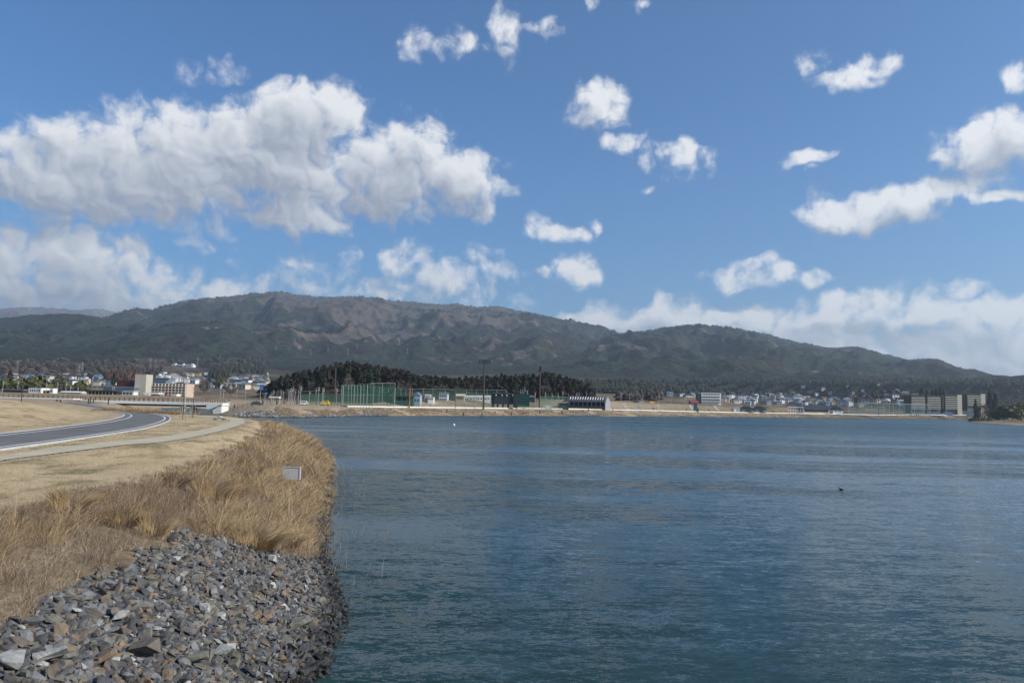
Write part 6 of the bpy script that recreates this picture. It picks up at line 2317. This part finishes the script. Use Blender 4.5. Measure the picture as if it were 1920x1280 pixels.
VAN = [(-1.65, 0.25), (1.62, 0.25), (1.68, 0.85), (1.30, 1.12), (0.82, 1.82), (-1.55, 1.88), (-1.68, 1.6)]
VAN_G = [[(-1.35, 1.15), (-0.45, 1.15), (-0.45, 1.62), (-1.35, 1.62)], [(-0.35, 1.15), (0.25, 1.15), (0.25, 1.62), (-0.35, 1.62)], [(0.35, 1.15), (1.12, 1.15), (0.80, 1.62), (0.35, 1.62)]]
TRUCK = [(-1.7, 0.40), (1.62, 0.40), (1.66, 0.9), (1.35, 1.15), (1.05, 1.75), (0.25, 1.78), (0.20, 0.78), (-1.7, 0.78)]
TRUCK_G = [[(0.45, 1.15), (1.18, 1.15), (0.97, 1.58), (0.45, 1.58)]]
CAR = [(-1.9, 0.3), (1.9, 0.3), (1.95, 0.7), (1.2, 0.9), (0.6, 1.42), (-0.9, 1.46), (-1.75, 0.95), (-1.95, 0.8)]
CAR_G = [[(-1.25, 0.95), (-0.2, 0.95), (-0.2, 1.34), (-0.88, 1.34)], [(-0.1, 0.95), (0.95, 0.95), (0.52, 1.32), (-0.1, 1.34)]]
car('van', 'small white van parked in front of the low green net', 'van', 570.2, 302, 0.1, VAN, VAN_G, 1.5, 'white', (-1.0, 1.05), sc=0.86)
t = car('pickup_truck', 'small yellow flatbed truck parked by the net cage', 'truck', 609.7, 305, 0.05, TRUCK, TRUCK_G, 1.5, 'yellow', (-1.05, 1.1), sc=1.0)
MB().box((-0.75, -0.72, 0.95), (1.9, 0.06, 0.34)).build('bed_side', M['yellow'], t)
MB().box((-0.75, 0.72, 0.95), (1.9, 0.06, 0.34)).build('bed_side', M['yellow'], t)
for sy in (-0.5, 0.5):
    MB().box((-0.85 + sy * 0.3, sy, 1.35), (0.5, 0.5, 0.9)).build('drum', M['steel'], t)
car('parked_car', 'dark blue car half hidden behind the grass crest left of the white van', 'car', 481, 262, 0.5, CAR, CAR_G, 1.7, 'navy', (-1.2, 1.2), sc=1.0)
for i, (px, Y, mat, lab) in enumerate(((43.5, 468, 'white', 'white car nearest the long dark shed'), (51.5, 468, 'white', 'white car in front of the depot corner'), (59.5, 466, 'green_steel', 'green car in front of the white depot'), (266, 468, 'white', 'white car at the foot of the beige stone block'), (281, 470, 'navy', 'dark car under the filling station canopy'),
                                       (289, 470, 'white', 'white car at the right of the filling station canopy'), (313, 472, 'navy', 'dark car right of the roadside price sign'), (1773, 770, 'white', 'white car on the shore road below the third apartment block'), (1847, 760, 'white', 'white car by the left end of the right bridge'),
                                       (1858, 765, 'steel', 'silver car at the left end of the right bridge'), (1893, 790, 'white', 'white car on the right bridge'), (1192, 575, 'navy', 'dark car on top of the brown bank'), (1203, 575, 'steel', 'silver car on top of the brown bank'), (1222, 585, 'yellow', 'yellow car on top of the brown bank'))):
    car('parked_car', lab, 'car', px, Y, 0.1 * (i % 5), CAR, CAR_G, 1.7, mat, (-1.2, 1.2))

# ------------------------------------------------------------------ on the water
p = on_level(851, 797.5, 0.0)
o = thing('buoy', 'small white float with a pinkish side on the lagoon', 'buoy', (p.x, p.y, 0))
m = MB()
for k in range(6):
    a0, a1 = -math.pi / 2 + k * math.pi / 6, -math.pi / 2 + (k + 1) * math.pi / 6
    m.tube((0, 0, 0.12 + 0.3 * math.sin(a0)), (0, 0, 0.12 + 0.3 * math.sin(a1)), max(0.02, 0.3 * math.cos(a0)), max(0.02, 0.3 * math.cos(a1)), 12)
m.build('float', M['white'], o)
MB().tube((0, 0, 0.4), (0, 0, 0.62), 0.06, 0.05, 8).build('ring_post', M['pink_wall'], o)
# a dark water bird, half turned away
p = on_level(1577, 918.5, 0.0)
bird = thing('water_bird', 'small black water bird swimming alone on the right of the lagoon', 'bird', (p.x, p.y, 0), 2.4)
bird.scale = (0.7, 0.7, 0.7)
me = bpy.data.meshes.new('body')
sv = [(-0.24, 0, 0.05), (-0.12, 0, 0.07), (0.04, 0, 0.08), (0.14, 0, 0.10), (0.19, 0, 0.19), (0.22, 0, 0.27), (0.26, 0, 0.275)]
sr = [0.02, 0.075, 0.095, 0.06, 0.032, 0.036, 0.018]
m = MB()
for (a, r0), (c, r1) in zip(zip(sv[:-1], sr[:-1]), zip(sv[1:], sr[1:])):
    pass
rings, n = [], 10
for i, (c, r) in enumerate(zip(sv, sr)):
    c0, c1 = Vector(sv[max(i - 1, 0)]), Vector(sv[min(i + 1, len(sv) - 1)])
    d = (c1 - c0).normalized()
    u = Vector((0, 1, 0))
    w = d.cross(u)
    rings += [tuple(Vector(c) + (u * math.cos(6.283 * k / n) + w * math.sin(6.283 * k / n)) * r) for k in range(n)]
fs = [(i * n + k, i * n + (k + 1) % n, (i + 1) * n + (k + 1) % n, (i + 1) * n + k) for i in range(len(sv) - 1) for k in range(n)] + [tuple(range(n))[::-1], tuple(range((len(sv) - 1) * n, len(sv) * n))]
m.add(rings, fs)
bb = m.build('body', M['rubber'], bird)
for pl in bb.data.polygons:
    pl.use_smooth = True
MB().tube((0.26, 0, 0.275), (0.33, 0, 0.268), 0.012, 0.005, 6).build('bill', M['orange'], bird)
# a crooked twig that pokes out of the water
p = on_level(698.5, 1084, 0)
tw = MB().tube((0, 0, -0.1), (0.015, 0, 0.08), 0.012, 0.011, 6).tube((0.015, 0, 0.08), (-0.02, 0, 0.15), 0.011, 0.009, 6).tube((-0.02, 0, 0.15), (-0.06, 0.01, 0.14), 0.009, 0.005, 6)
o = tw.build('twig', M['bark'])
o.location = (p.x, p.y, 0)
tag(o, 'crooked dark twig poking out of the water near the stones', 'twig')

# ------------------------------------------------------------------ patterns for copying are taken away again
for o in PROTO:
    for c in list(o.children):
        bpy.data.objects.remove(c)
    bpy.data.objects.remove(o)
